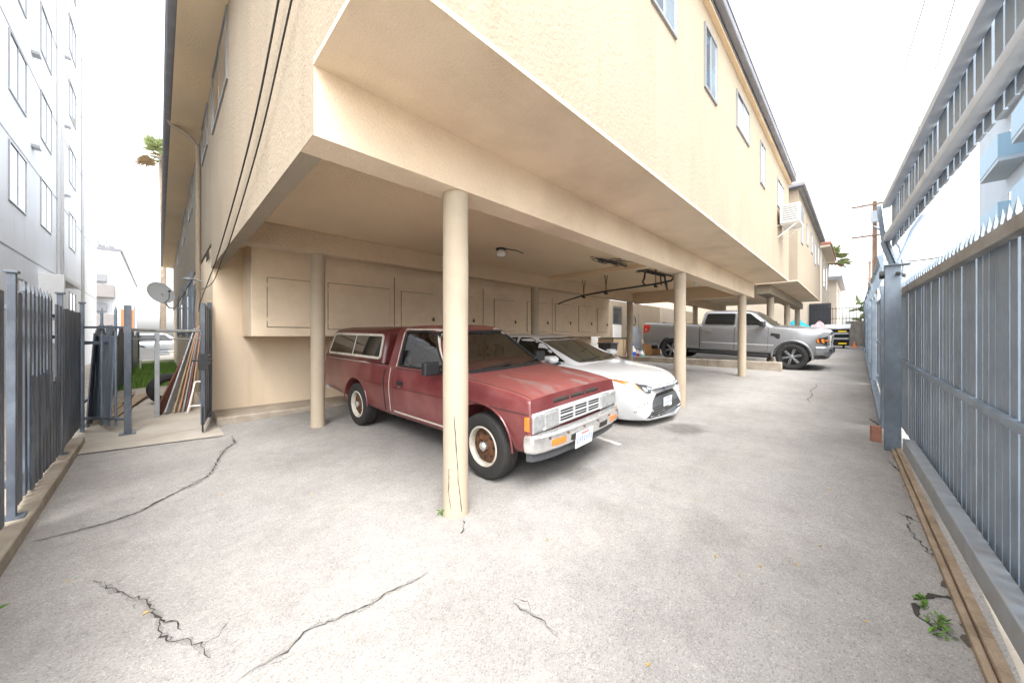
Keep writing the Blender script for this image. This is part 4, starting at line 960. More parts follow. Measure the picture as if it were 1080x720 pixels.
# ------------------------------------------------------------------ dumpster and sheeting at the end of the drive
zg = g(26, 1)
t = root('dumpster', 'black dumpster with grey lid and yellow stickers at the end of the drive', 'dumpster', (26, 1.0, zg))
mb = MB(); mb.rings([[(-.6, -.6, .12), (.55, -.6, .12), (.55, .9, .12), (-.6, .9, .12)], [(-.75, -.62, 1.0), (.6, -.62, 1.0), (.6, .92, 1.0), (-.75, .92, 1.0)]])
mb.build('body', 'dumpster', t, bevel=.02)
mb = MB(); mb.add([(-.8, -.66, 1.01), (.62, -.66, 1.25), (.62, .96, 1.25), (-.8, .96, 1.01), (-.8, -.66, 1.05), (.62, -.66, 1.29), (.62, .96, 1.29), (-.8, .96, 1.05)], [(3, 2, 1, 0), (4, 5, 6, 7), (0, 1, 5, 4), (1, 2, 6, 5), (2, 3, 7, 6), (3, 0, 4, 7)])
mb.build('lid', 'dumpsterlid', t)
mb = MB()
for z in (.45, .72): mb.box(-.79, -.70, -.6, .9, z, z+.09)
mb.build('rib', 'galv', t)
mb = MB(); mb.box(-.80, -.775, -.52, -.2, .84, .91); mb.box(-.72, -.66, -.52, -.2, .2, .28)
mb.build('sticker', 'yellow', t)
for y in (-.4, .7): MB().tube([(-.3, y-.04, .08), (-.3, y+.04, .08)], .08, 12).build('caster', 'rubber', t)
t = root('tarp_heap', 'bright turquoise tarp heaped with a pink bag behind the grey pickup hood', 'tarp', (25.2, 2.3, zg))
def heap(cx, cy, rx, ry, h, seed, z0=0):
    q = random.Random(seed); mb = MB(); n = 18; V = []
    ph = [q.uniform(0, 6.28) for _ in range(6)]
    for j in range(8):
        a = j/7*math.pi/2
        for i in range(n):
            b = 2*math.pi*i/n; k = 1+.18*math.sin(3*b+ph[0]+j)+.12*math.sin(5*b+ph[1]-j*1.3)
            V.append((cx+rx*k*math.cos(a)*math.cos(b), cy+ry*k*math.cos(a)*math.sin(b), z0+h*math.sin(a)*(1+.12*math.sin(2*b+ph[2]))))
    mb.add(V, [(j*n+i, j*n+(i+1) % n, (j+1)*n+(i+1) % n, (j+1)*n+i) for j in range(7) for i in range(n)]+[tuple(7*n+i for i in range(n))])
    return mb
heap(0, .15, .8, .9, 1.42, 3).build('tarp', 'turq', t, smooth=True, angle=60)
heap(.1, -.75, .4, .45, 1.3, 6).build('bag', 'pink', t, smooth=True, angle=60)
t = root('corrugated_gate', 'dark grey corrugated metal gate behind the dumpster', 'gate', (26.9, 1.62, g(26, 1.7)))
mb = MB(); n = 66; V = []
for i in range(n): 
    y = -.4+.8*i/(n-1); dx = .03*(1 if (i//3) % 2 else -1)
    V += [(dx, y, .2), (dx, y, 2.45)]
mb.add(V, [(2*i, 2*i+2, 2*i+3, 2*i+1) for i in range(n-1)]); o = mb.build('corrugated_sheet', mat('dark_corrugated', (.08, .085, .095), .5, .4, var=.2), t)
sm = o.modifiers.new('thick', 'SOLIDIFY'); sm.thickness = .012
mb = MB()
for y in (-.44, .44): mb.box(-.04, .04, y-.035, y+.035, 0, 2.5)
mb.box(-.04, .04, -.4, .4, 2.46, 2.5); mb.build('frame', 'blackplastic', t)
t = root('traffic_cone', 'small orange cone lying at the foot of the far fence', 'cone', (27.5, .2, g(27, .2)))
MB().lathe([(.0, .32), (.02, .32), (.1, .04), (.16, .03), (.16, 0), (0, 0)], 16, Matrix.Rotation(rad(90), 4, 'X')).build('cone', 'orangebanner', t, smooth=True)
# ------------------------------------------------------------------ car body tools
def cr(p0, p1, p2, p3, t, tau):
    p0, p1, p2, p3 = map(Vector, (p0, p1, p2, p3)); d0 = (p1-p0).length; d1 = (p2-p1).length; d2 = (p3-p2).length
    m1 = (p2-p0)*tau; m2 = (p3-p1)*tau
    l1 = 1.2*min(d0 or d1, d1); l2 = 1.2*min(d1, d2 or d1)
    if m1.length > l1 and m1.length > 0: m1 *= l1/m1.length
    if m2.length > l2 and m2.length > 0: m2 *= l2/m2.length
    t2, t3 = t*t, t*t*t
    return p1*(2*t3-3*t2+1)+m1*(t3-2*t2+t)+p2*(-2*t3+3*t2)+m2*(t3-t2)
def dens(P, n, tau):
    out = []
    for i in range(len(P)-1):
        a = P[max(i-1, 0)]; b = P[i]; c = P[i+1]; d = P[min(i+2, len(P)-1)]
        for k in range(n): out.append(cr(a, b, c, d, k/n, tau))
    return out+[Vector(P[-1])]
def loft_half(rings, nu=4, nv=3, tu=.5, tv=.4):
    """rings of half profiles (x,y,z) from bottom centre to top centre -> closed mirrored body"""
    R1 = [dens(r, nv, tv) for r in rings]; m = len(R1[0])
    cols = [dens([r[k] for r in R1], nu, tu) for k in range(m)]
    R2 = [[cols[k][i] for k in range(m)] for i in range(len(cols[0]))]
    full = []
    for r in R2:
        r[0].y = 0; r[-1].y = 0
        full.append(r+[Vector((p.x, -p.y, p.z)) for p in r[-2:0:-1]])
    return MB().rings(full)
def rrect(x0, x1, hw, z, rf, rr, bow=0., n=6, taper=0.):
    """rounded plan outline, front at x1"""
    pts = []
    for (cx, cy, r, a0) in ((x1-rf, hw-taper-rf, rf, 0), (x0+rr, hw-rr, rr, 90), (x0+rr, -hw+rr, rr, 180), (x1-rf, -hw+taper+rf, rf, 270)):
        for k in range(n+1):
            a = rad(a0+90*k/n); pts.append((cx+r*math.cos(a), cy+r*math.sin(a), z))
    # add mid points on the front so it can bow
    f = []
    for k in range(1, 6):
        y = -(hw-taper-rf)+2*(hw-taper-rf)*k/6; f.append((x1, y, z))
    pts = pts+f
    return [(x+bow*(1-(y/hw)**2) if x > x1-rf*1.01 else x, y, z) for x, y, z in pts]
def boolean(me, cutters, op='DIFFERENCE'):
    o = bpy.data.objects.new('tmp', me); COL.objects.link(o); cs = []
    for c in cutters:
        co = bpy.data.objects.new('tmpc', c); COL.objects.link(co); cs.append(co)
        b = o.modifiers.new('b', 'BOOLEAN'); b.object = co; b.operation = op; b.solver = 'EXACT'
    bpy.context.view_layer.update()
    dg = bpy.context.evaluated_depsgraph_get()
    r = bpy.data.meshes.new_from_object(o.evaluated_get(dg))
    for q in [o]+cs: bpy.data.objects.remove(q)
    return r
class Proj:
    def __init__(s, meshes):
        V = []; F = []
        for me in meshes:
            k = len(V); V += [v.co.copy() for v in me.vertices]; F += [tuple(i+k for i in p.vertices) for p in me.polygons]
        s.b = BVHTree.FromPolygons(V, F)
    def hit(s, p, ax, sg):
        d = Vector((0, 0, 0)); d['xyz'.index(ax)] = -sg; o = Vector(p); o['xyz'.index(ax)] = 6*sg
        h = s.b.ray_cast(o, d)
        if h[0] is None: h = s.b.find_nearest(Vector(p)); return h[0], h[1]
        n = h[1] if h[1].dot(d) < 0 else -h[1]
        return h[0], n
    def _p(s, a, b, ax, est): return {'x': (est, a, b), 'y': (a, est, b), 'z': (a, b, est)}[ax]
    def patch(s, poly, ax, sg, off=.004, depth=.012, res=.06, est=0., mb=None):
        mb = mb or MB(); bm = bmesh.new()
        bm.faces.new([bm.verts.new((a, b, 0)) for a, b in poly])
        for k in (0, 1):
            lo = min(p[k] for p in poly); hi = max(p[k] for p in poly); n = int((hi-lo)/res)
            for i in range(1, n+1):
                c = [0, 0, 0]; c[k] = lo+(hi-lo)*i/(n+1); no = [0, 0, 0]; no[k] = 1
                bmesh.ops.bisect_plane(bm, geom=bm.verts[:]+bm.edges[:]+bm.faces[:], plane_co=c, plane_no=no)
        bm.verts.index_update(); V = []; Nn = []
        for v in bm.verts:
            h, n = s.hit(s._p(v.co.x, v.co.y, ax, est), ax, sg); V.append(h+n*off); Nn.append(n)
        F = [tuple(v.index for v in f.verts) for f in bm.faces]; k = len(V)
        back = {}; V2 = list(V)
        for e in bm.edges:
            if len(e.link_faces) == 1:
                for v in e.verts:
                    if v.index not in back: back[v.index] = len(V2); V2.append(V[v.index]-Nn[v.index]*depth)
                a, b = e.verts[0].index, e.verts[1].index; F.append((a, b, back[b], back[a]))
        bm.free(); mb.add(V2, F); return mb
    def strip(s, line, w, ax, sg, off=.003, depth=.006, est=0., mb=None, closed=False, step=.05):
        mb = mb or MB(); P = []
        if closed: line = list(line)+[line[0]]
        for (a0, b0), (a1, b1) in zip(line[:-1], line[1:]):
            n = max(1, int(math.hypot(a1-a0, b1-b0)/step))
            for i in range(n): P.append(Vector((a0+(a1-a0)*i/n, b0+(b1-b0)*i/n)))
        P.append(Vector(line[-1])); V = []; n = len(P)
        for i, p in enumerate(P):
            if closed and i in (0, n-1): t = (P[1]-P[n-2]).normalized()
            else: t = (P[min(i+1, n-1)]-P[max(i-1, 0)]).normalized()
            q = Vector((-t.y, t.x))*w/2
            for c in (p+q, p-q):
                h, nn = s.hit(s._p(c.x, c.y, ax, est), ax, sg); V += [h+nn*off, h-nn*depth]
        F = []
        for i in range(n-1):
            a = 4*i; b = a+4; F += [(a, a+2, b+2, b), (a, b, b+1, a+1), (a+2, a+3, b+3, b+2)]
        mb.add(V, F); return mb
def roundpoly(P, r=.03, n=4):
    out = []; N_ = len(P)
    for i in range(N_):
        p0, p1, p2 = Vector(P[i-1]), Vector(P[i]), Vector(P[(i+1) % N_])
        a = p1+(p0-p1).normalized()*min(r, (p0-p1).length*.45); b = p1+(p2-p1).normalized()*min(r, (p2-p1).length*.45)
        for k in range(n+1):
            t = k/n; out.append(tuple(a*(1-t)**2+p1*2*t*(1-t)+b*t*t))
    return out
def wheel(car, x, y, r, w, style, name='wheel'):
    """tyre with its rim as a sub-part; the outer face looks away from the car"""
    sg = 1 if y > 0 else -1; M = Matrix.Translation((x, y, r)) @ Matrix.Rotation(0 if sg > 0 else math.pi, 4, 'Z')
    k = r; rr = .6*r if style == 'steel' else .63*r
    mb = MB().lathe([(rr, -w*.42), (rr*1.1, -w/2), (k*.93, -w*.5), (k*.985, -w*.4), (k, -w*.28), (k, -w*.1), (k*.985, -w*.09), (k*.985, -w*.07), (k, -w*.06), (k, w*.06), (k*.985, w*.07), (k*.985, w*.09), (k, w*.1), (k, w*.28), (k*.985, w*.4), (k*.95, w*.47), (k*.85, w*.515), (k*.76, w*.51), (rr*1.12, w*.49), (rr*1.03, w*.44), (rr, w*.38)], 48, M)
    o = mb.build(name, 'rubber', car, smooth=True)
    if style == 'steel':
        MB().lathe([(rr*1.04, w*.43), (rr*1.0, w*.47), (rr*.95, w*.47), (rr*.91, w*.40), (rr*.89, w*.2), (rr*.88, -w*.3), (rr*1.0, -w*.42)], 40, M).build('rim', 'rimwhite', o, smooth=True)
        mb = MB().lathe([(rr*.89, w*.12), (rr*.85, w*.2), (rr*.7, w*.22), (rr*.52, w*.34), (rr*.34, w*.36), (rr*.3, w*.30), (0, w*.30)], 40, M)
        c = mb.build('wheel_disc', 'rust', o, smooth=True)
        mb = MB()
        for i in range(8):
            a = 2*math.pi*i/8; mb.tube([M @ Vector((rr*.62*math.cos(a), w*.25, rr*.62*math.sin(a))), M @ Vector((rr*.62*math.cos(a), w*.30, rr*.62*math.sin(a)))], rr*.075, 8)
        mb.build('vent_hole', 'dark', o)
        mb = MB()
        for i in range(6):
            a = 2*math.pi*i/6; mb.tube([M @ Vector((rr*.42*math.cos(a), w*.33, rr*.42*math.sin(a))), M @ Vector((rr*.42*math.cos(a), w*.42, rr*.42*math.sin(a)))], rr*.055, 6)
        mb.build('wheel_nut', 'rust', o)
        MB().lathe([(rr*.24, w*.28), (rr*.23, w*.44), (rr*.15, w*.52), (0, w*.54)], 20, M).build('hub_cap', 'chrome', o, smooth=True)
    else:
        dk = 'blackplastic'
        MB().lathe([(rr*1.04, w*.43), (rr, w*.47), (rr*.95, w*.46), (rr*.93, w*.2), (rr*.92, -w*.1), (0, -w*.1)], 40, M).build('rim', 'silverplastic' if style == 'alloy' else 'blackplastic', o, smooth=True)
        mb = MB(); ns = 10 if style == 'alloy' else 12
        for i in range(ns):
            a = 2*math.pi*i/ns+(.12 if i % 2 else -.12)
            p = [Vector((q*rr*math.cos(a+s), yy*w, q*rr*math.sin(a+s))) for q, s, yy in ((.16, 0, .36), (.6, .0, .42), (.95, .07 if i % 2 else -.07, .4))]
            mb.tube([M @ v for v in p], [rr*.07, rr*.045, rr*.05] if style != 'alloy' else [rr*.085, rr*.06, rr*.07], 6)
        mb.lathe([(rr*.24, w*.2), (rr*.22, w*.42), (rr*.12, w*.46), (0, w*.46)], 20, M)
        mb.build('spoke', 'silverplastic' if style == 'alloy' else 'alu', o, smooth=True)
    return o
def both(fn):
    for sg in (1, -1): fn(sg)
def plate(car, M, w=.30, h=.15):
    o = MB().box(-.004, .004, -w/2, w/2, -h/2, h/2, M).build('licence_plate', 'plate', car, bevel=.003)
    mb = MB()      # embossed blue strokes, too small in the photograph to read
    for k in range(7): 
        y = -w*.4+w*.8*k/6; 
        mb.box(.0042, .0056, y-.011, y-.006, -.03, .03, M); mb.box(.0042, .0056, y+.004, y+.009, -.03, .02+.01*(k % 2), M)
        mb.box(.0042, .0056, y-.0059, y+.0039, -.004+.02*(k % 3-1), .003+.02*(k % 3-1), M)
    mb.build('plate_marks', 'plateblue', o)
    MB().box(.0042, .0056, -w*.22, w*.22, .05, .062, M).build('plate_heading', 'red_lens', o)
    return o
def cutter(x, r, w=.34, y=.62, z=None):
    return [MB().lathe([(0, -w/2), (r, -w/2), (r, w/2+.6), (0, w/2+.6)], 40, Matrix.Translation((x, s*y, z if z else 0)) @ Matrix.Rotation(0 if s > 0 else math.pi, 4, 'Z')).mesh('cut') for s in (1, -1)]
def fin(name, me, m, parent, angle=32):
    for p in me.polygons: p.material_index = 0
    me.materials.clear(); return link(name, me, m, parent, True, 0, 2, angle)

# ------------------------------------------------------------------ old red pickup
T = root('pickup_truck', 'old faded red pickup truck with a red canopy and rusty wheels under the carport', 'pickup truck', M=ground_frame(2.955, 2.575, math.atan2(-2.7, .11)))
def tr(x, zb, yw, ztop, crown=.03, yb=.70, ze=None, k=1.):
    """half ring of the lower body at station x"""
    return [(x, 0, zb), (x, yb*k, zb), (x, yw*.955*k, zb+.05), (x, yw*.985*k, .5), (x, yw*k, .68), (x, yw*.99*k, min(.80, ztop-.06)), (x, yw*.955*k, ztop-.012), (x, yw*.93*k, ztop), (x, yw*.5*k, ztop+crown*.8), (x, 0, ztop+crown)]
def fr(x, k, ztop):
    return [(x, 0, .36), (x, .66*k, .36), (x, .745*k, .38), (x, .77*k, .50), (x, .775*k, .63), (x, .77*k, .70), (x-.015, .755*k, ztop-.02), (x-.03, .73*k, ztop), (x-.03, .4*k, ztop+.012), (x-.03, 0, ztop+.015)]
RG = [fr(.575, .985, .818), fr(.555, 1.0, .825), tr(.40, .335, .79, .855, .02), tr(.2, .33, .805, .88, .025), tr(0, .33, .812, .902, .03), tr(-.25, .31, .812, .922, .035), tr(-.47, .305, .812, .942, .03), tr(-.6, .30, .812, .945, .0),
      tr(-1.2, .30, .815, .948, .0), tr(-1.83, .30, .815, .95, .0), tr(-2.3, .31, .818, .965, .0), tr(-2.75, .34, .818, .965, .0), tr(-3.3, .38, .818, .965, .0), tr(-3.86, .42, .81, .965, .0), tr(-3.91, .44, .79, .955, .0)]
bm_ = loft_half(RG, 3, 3, .5, .35).mesh('body')
bm_ = boolean(bm_, cutter(0, .385, z=.335, y=.66)+cutter(-2.70, .37, z=.335, y=.66))
body = fin('body', bm_, 'redpaint', T, 28)
PB = Proj([body.data])
# cab shell with real window openings
def cabring(e, zs=1.):
    L_ = [(.935, -1.815, -.40, .775, .08, .05, .16, .03), (1.05, -1.80, -.575, .745, .09, .06, .15, .03), (1.38, -1.775, -1.06, .655, .10, .08, .12, .04), (1.425, -1.74, -1.15, .615, .11, .1, .10, .04), (1.45, -1.66, -1.26, .53, .12, .12, .08, .05), (1.462, -1.5, -1.42, .3, .02, .02, .03, .02)]
    R_ = []
    for i, (z, x0, x1, hw, rf, rr, bow, tp) in enumerate(L_):
        if e and i > 3: continue
        R_.append(rrect(x0+e, x1-e, hw-e, z-(e*.9 if i == 3 else 0)-(.05 if e and i == 0 else 0), max(rf-e*.5, .015), max(rr-e*.5, .015), bow, taper=tp))
    return MB().rings(R_)
outer = cabring(0).mesh('cab'); PG = Proj([outer])
inner = cabring(.038).mesh('cabi')
SW = roundpoly([(-1.55, .965), (-.62, .965), (-.66, 1.01), (-1.02, 1.365), (-1.10, 1.385), (-1.52, 1.385)], .03)
def prismY(poly): return MB().prism([(a, b) for a, b in poly], Matrix(((1, 0, 0, 0), (0, 0, -1, 1.5), (0, 1, 0, 0), (0, 0, 0, 1))), 3.).mesh('c')
def prismX(poly, x0, h): return MB().prism(poly, Matrix(((0, 0, 1, x0), (1, 0, 0, 0), (0, 1, 0, 0), (0, 0, 0, 1))), h).mesh('c')
WS = roundpoly([(-.655, .965), (.655, .965), (.545, 1.375), (-.545, 1.375)], .05)
RW = roundpoly([(-.58, 1.0), (.58, 1.0), (.5, 1.35), (-.5, 1.35)], .05)
cabm = boolean(outer, [inner, prismY(SW), prismX(WS, -1.16, 1.2), prismX(RW, -2.2, .6)])
cab = fin('cab', cabm, 'redpaint', T, 40)
PG.patch(WS, 'x', 1, -.012, .004, .08).build('windscreen', 'glass', T, smooth=True)
PG.strip(WS, .028, 'x', 1, .003, .02, closed=True).build('windscreen_seal', 'blackplastic', T, smooth=True)
PG.patch(RW, 'x', -1, -.012, .004, .1).build('rear_window', 'glass', T, smooth=True)
# doors: a skin panel a few millimetres proud of the body, with glass, seal, handle and mirror
for sg in (1, -1):
    D = roundpoly([(-1.60, .35), (-.56, .35), (-.50, .5), (-.50, .925), (-1.60, .925)], .06)
    d = PB.patch(D, 'y', sg, .004, .012, .09).build('door', 'redpaint', T, smooth=True)
    PB.strip(D, .016, 'y', sg, .0022, .004, closed=True).build('door_gap', 'dark', d, smooth=True)
    PG.patch(SW, 'y', sg, -.012, .004, .1).build('window', 'glass', d, smooth=True)
    mb = PG.strip(SW, .022, 'y', sg, .003, .02, closed=True); mb.build('window_seal', 'blackplastic', d, smooth=True)
    PG.strip([(-1.585, .95), (-1.58, 1.1), (-1.565, 1.41), (-1.09, 1.408), (-1.02, 1.39), (-.6, .985)], .014, 'y', sg, .003, .01).build('frame_trim', 'rimwhite', d, smooth=True)
    PB.patch(roundpoly([(-1.50, .735), (-1.36, .735), (-1.36, .785), (-1.50, .785)], .01), 'y', sg, .012, .02, .05).build('handle', 'blackplastic', d, smooth=True)
    PB.patch(roundpoly([(-1.46, .705), (-1.44, .705), (-1.44, .725), (-1.46, .725)], .006), 'y', sg, .007, .01, .05).build('lock', 'chrome', d, smooth=True)
    MB().rings([rrect(-.665, -.60, .095, z, .03, .012) for z in (.0, .135)]).build('mirror', 'blackplastic', d, bevel=.012).location = (0, sg*.915, .945)
    mb = MB().bar((-.63, sg*.82, .99), (-.62, sg*.73, .98), .05, .03); mb.box(-.70, -.56, min(sg*.735, sg*.765), max(sg*.735, sg*.765), .945, 1.03); mb.build('mirror_arm', 'blackplastic', d, bevel=.006)
    PB.strip([(-1.62, .39), (-.5, .385)], .018, 'y', sg, .006, .004).build('sill_trim', 'rimwhite', T, smooth=True)
    PB.strip([(-1.72, .33), (-1.705, .5), (-1.70, .93)], .012, 'y', sg, .003, .004).build('trim_line', 'rimwhite', T, smooth=True)
    PB.strip([(-1.84, .32), (-1.835, .95)], .03, 'y', sg, .002, .004).build('bed_gap', 'dark', T, smooth=True)
    PB.strip([(-1.86, .955), (-3.87, .955)], .02, 'y', sg, .006, .004).build('bed_rail_trim', 'rimwhite', T, smooth=True)
    PB.strip([(.56, .70), (.2, .715), (-.48, .735)], .008, 'y', sg, .0022, .003).build('fender_seam', 'dark', T, smooth=True)
    mb = PB.strip([(-1.6, .70), (-.5, .70)], .012, 'y', sg, .006, .003); PB.strip([(-1.87, .70), (-2.35, .70)], .012, 'y', sg, .003, .003, mb=mb); PB.strip([(-3.05, .70), (-3.88, .70)], .012, 'y', sg, .003, .003, mb=mb)
    mb.build('body_crease', 'redcanopy', T, smooth=True)
    for cx, r in ((0, .40), (-2.70, .385)):
        mb = MB(); mb.tube([(cx+r*math.cos(rad(a)), sg*(.803 if cx == 0 else .81), .335+r*math.sin(rad(a))) for a in range(2, 180, 8)], .009, 6); mb.build('arch_lip', 'redpaint', T, smooth=True)
    # under-tray so the wheel arches are dark and closed
MB().box(-3.7, .45, -.45, .45, .24, .40).build('chassis', 'dark', T)
mb = MB(); mb.tube([(0, -.7, .31), (0, .7, .31)], .04, 8); mb.tube([(-2.7, -.7, .31), (-2.7, .7, .31)], .05, 8); mb.build('axle', 'dark', T)
PB.strip([(.53, .70), (.3, .715), (-.2, .735), (-.46, .745)], .009, 'z', 1, .002, .004, est=.9).build('hood_gap', 'dark', T, smooth=True)
PB.strip([(.54, -.70), (.3, -.715), (-.2, -.735), (-.46, -.745)], .009, 'z', 1, .002, .004, est=.9).build('hood_gap', 'dark', T, smooth=True)
PB.patch(roundpoly([(-.36, -.62), (-.36, .62), (-.47, .68), (-.47, -.68)], .02), 'z', 1, .004, .01, .1, est=.95).build('cowl_vent', 'blackplastic', T, smooth=True)
# interior
ii = MB(); ii.box(-1.72, -.44, -.7, .7, .951, .962); ii.build('cab_floor', 'seat', T)
MB().rings([rrect(-1.70, -1.52, .62, .95, .04, .04), rrect(-1.72, -1.56, .62, 1.14, .05, .05), rrect(-1.72, -1.6, .58, 1.17, .05, .05)]).build('seat_back', 'seat', T, smooth=True)
for y in (-.36, .36): MB().rings([rrect(-1.69, -1.62, .13, 1.17, .03, .03), rrect(-1.70, -1.6, .14, 1.24, .04, .04), rrect(-1.69, -1.62, .12, 1.30, .03, .03)]).build('headrest', 'seat', T, smooth=True).location = (0, y, 0)
MB().rings([rrect(-.86, -.50, .68, .955, .05, .06), rrect(-.84, -.58, .66, 1.02, .05, .05)]).build('dashboard', 'dash', T, smooth=True)
mb = MB(); Ms = Matrix.Translation((-.98, .34, 1.04)) @ Matrix.Rotation(rad(-62), 4, 'Y')
mb.tube([Ms @ Vector((.17*math.cos(a*math.pi/12), .17*math.sin(a*math.pi/12), 0)) for a in range(25)], .014, 8)
for a in (0, 2.3, 4.0): mb.bar(Ms @ Vector((0, 0, 0)), Ms @ Vector((.17*math.cos(a), .17*math.sin(a), 0)), .02, .014)
mb.tube([Ms @ Vector((0, 0, .01)), Ms @ Vector((0, 0, -.2))], .03, 8); mb.build('steering_wheel', 'blackplastic', T, smooth=True)
mb = MB()
for y in (.15, -.45):
    a = PG.hit((0, y, .985), 'x', 1)[0]; b = PG.hit((0, y+.48, 1.02), 'x', 1)[0]; m_ = PG.hit((0, y+.25, 1.0), 'x', 1)[0]
    mb.tube([a+Vector((.03, 0, -.03)), a+Vector((.02, 0, .0)), m_+Vector((.018, 0, 0)), b+Vector((.015, 0, 0))], .009, 6)
mb.build('wiper', 'blackplastic', T)
# canopy
cn = MB().rings([rrect(-3.88, -1.90, .795, .968, .05, .06), rrect(-3.82, -1.915, .765, 1.1, .06, .07), rrect(-3.68, -1.93, .70, 1.36, .06, .08), rrect(-3.62, -1.96, .66, 1.405, .07, .1), rrect(-3.5, -2.05, .52, 1.432, .1, .12), rrect(-3.0, -2.4, .2, 1.44, .1, .1)])
cm = cn.mesh('canopy'); PC = Proj([cm]); can = fin('canopy', cm, 'redcanopy', T, 40)
for sg in (1, -1):
    CW = roundpoly([(-3.70, 1.03), (-1.97, 1.03), (-1.99, 1.33), (-3.57, 1.33)], .05)
    w_ = PC.patch(CW, 'y', sg, .004, .012, .12).build('window', 'tintglass', can, smooth=True)
    PC.strip(CW, .032, 'y', sg, .014, .02, closed=True).build('window_frame', 'rimwhite', w_, smooth=True)
    PC.strip([(-2.82, 1.03), (-2.79, 1.33)], .018, 'y', sg, .010, .02).build('mullion', 'rimwhite', w_, smooth=True)
PC.patch(roundpoly([(-.55, 1.02), (.55, 1.02), (.48, 1.32), (-.48, 1.32)], .05), 'x', -1, .004, .01, .12).build('rear_hatch_glass', 'tintglass', can, smooth=True)
# nose
mb = MB()
for k in (-1, 0, 1): PB.patch(roundpoly([(k*.29-.125, .745), (k*.29+.125, .745), (k*.29+.125, .78), (k*.29-.125, .78)], .008), 'x', 1, .003, .008, .06, mb=mb)
mb.build('hood_slot', 'dark', T, smooth=True)
G_ = MB(); G_.box(.50, .583, -.745, .745, .53, .704); gr = G_.build('grille', 'silverplastic', T, bevel=.012)
mb = MB()
for k in (-1, 0, 1):
    for z in (.568, .628): mb.box(.5835, .588, k*.25-.112, k*.25+.112, z, z+.046)
mb.build('grille_opening', 'dark', gr)
mb = MB()
for z in (.560, .621, .681): mb.box(.589, .602, -.385, .385, z-.006, z+.006)
for z in (.590, .650): mb.box(.5885, .595, -.37, .37, z-.0025, z+.0025)
for k in (-1.5, -.5, .5, 1.5): mb.box(.5889, .600, k*.25-.012, k*.25+.012, .56, .68)
mb.build('grille_bar', 'silverplastic', gr)
for sg in (1, -1):
    def yb(a, b): return (min(sg*a, sg*b), max(sg*a, sg*b))
    h = MB().box(.572, .606, *yb(.405, .595), .55, .688).build('headlight', 'lens', T, bevel=.012, seg=3)
    MB().box(.570, .597, *yb(.39, .61), .54, .698).build('headlight_bezel', 'chrome', h, bevel=.004)
    MB().box(.46, .602, *yb(.615, .752), .548, .692).build('corner_lamp', 'lens', T, bevel=.014, seg=3)
    MB().box(.52, .566, *yb(.75, .787), .56, .68).build('side_marker', 'orange', T, bevel=.006)
def bumper_bar(path, z0, z1, th):
    R_ = []; n = len(path)
    for i, (x, y) in enumerate(path):
        t = (Vector(path[min(i+1, n-1)])-Vector(path[max(i-1, 0)])).normalized(); nn = Vector((t.y, -t.x))
        a = Vector((x, y)); b = a-nn*th; h = (z1-z0)
        R_.append([(a.x, a.y, z0+h*.12), (a.x+nn.x*.008, a.y+nn.y*.008, z0+h*.5), (a.x, a.y, z1-h*.1), (a.x-nn.x*.02, a.y-nn.y*.02, z1), (b.x, b.y, z1), (b.x, b.y, z0), (a.x-nn.x*.02, a.y-nn.y*.02, z0)])
    return MB().rings(R_)
bpath = [(.535, -.805), (.57, -.80), (.615, -.775), (.655, -.69), (.685, -.5), (.70, -.25), (.705, 0), (.70, .25), (.685, .5), (.655, .69), (.615, .775), (.57, .80), (.535, .805)]
bu = bumper_bar(bpath, .375, .528, .09).build('front_bumper', 'chrome', T, smooth=True, angle=30)
PBu = Proj([bu.data])
for sg in (1, -1):
    PBu.patch(roundpoly([(sg*.60, .42), (sg*.42, .42), (sg*.42, .475), (sg*.60, .475)], .008), 'x', 1, .006, .012, .05).build('turn_signal', 'orange', bu, smooth=True)
    PBu.patch(roundpoly([(sg*.34, .412), (sg*.17, .412), (sg*.17, .462), (sg*.34, .462)], .006), 'x', 1, .003, .012, .05).build('bumper_hole', 'dark', bu, smooth=True)
mb = MB()
for y in (-.62, -.38, -.12, .14, .4, .64): h_, n_ = PBu.hit((0, y, .495), 'x', 1); mb.tube([h_, h_+n_*.008], .011, 8)
mb.build('bumper_bolt', 'rust', bu)
vl = [(p[0]-.05, p[1]*.95) for p in bpath[1:-1]]
bumper_bar(vl, .285, .373, .05).build('valance', 'greyplastic', T, smooth=True, angle=30)
plate(T, Matrix.Translation((.716, -.14, .395)) @ Matrix.Rotation(rad(6), 4, 'Y'))
for x in (0, -2.70):
    for y in (.70, -.70): wheel(T, x, y, .312, .195, 'steel')
bumper_bar([(-3.9, .78), (-3.99, .7), (-4.0, 0), (-3.99, -.7), (-3.9, -.78)], .42, .54, .06).build('rear_bumper', 'chrome', T, smooth=True)
for sg in (1, -1): PB.patch(roundpoly([(sg*.76, .62), (sg*.66, .62), (sg*.66, .86), (sg*.76, .86)], .01), 'x', -1, .006, .02, .1).build('tail_light', 'red_lens', T, smooth=True)

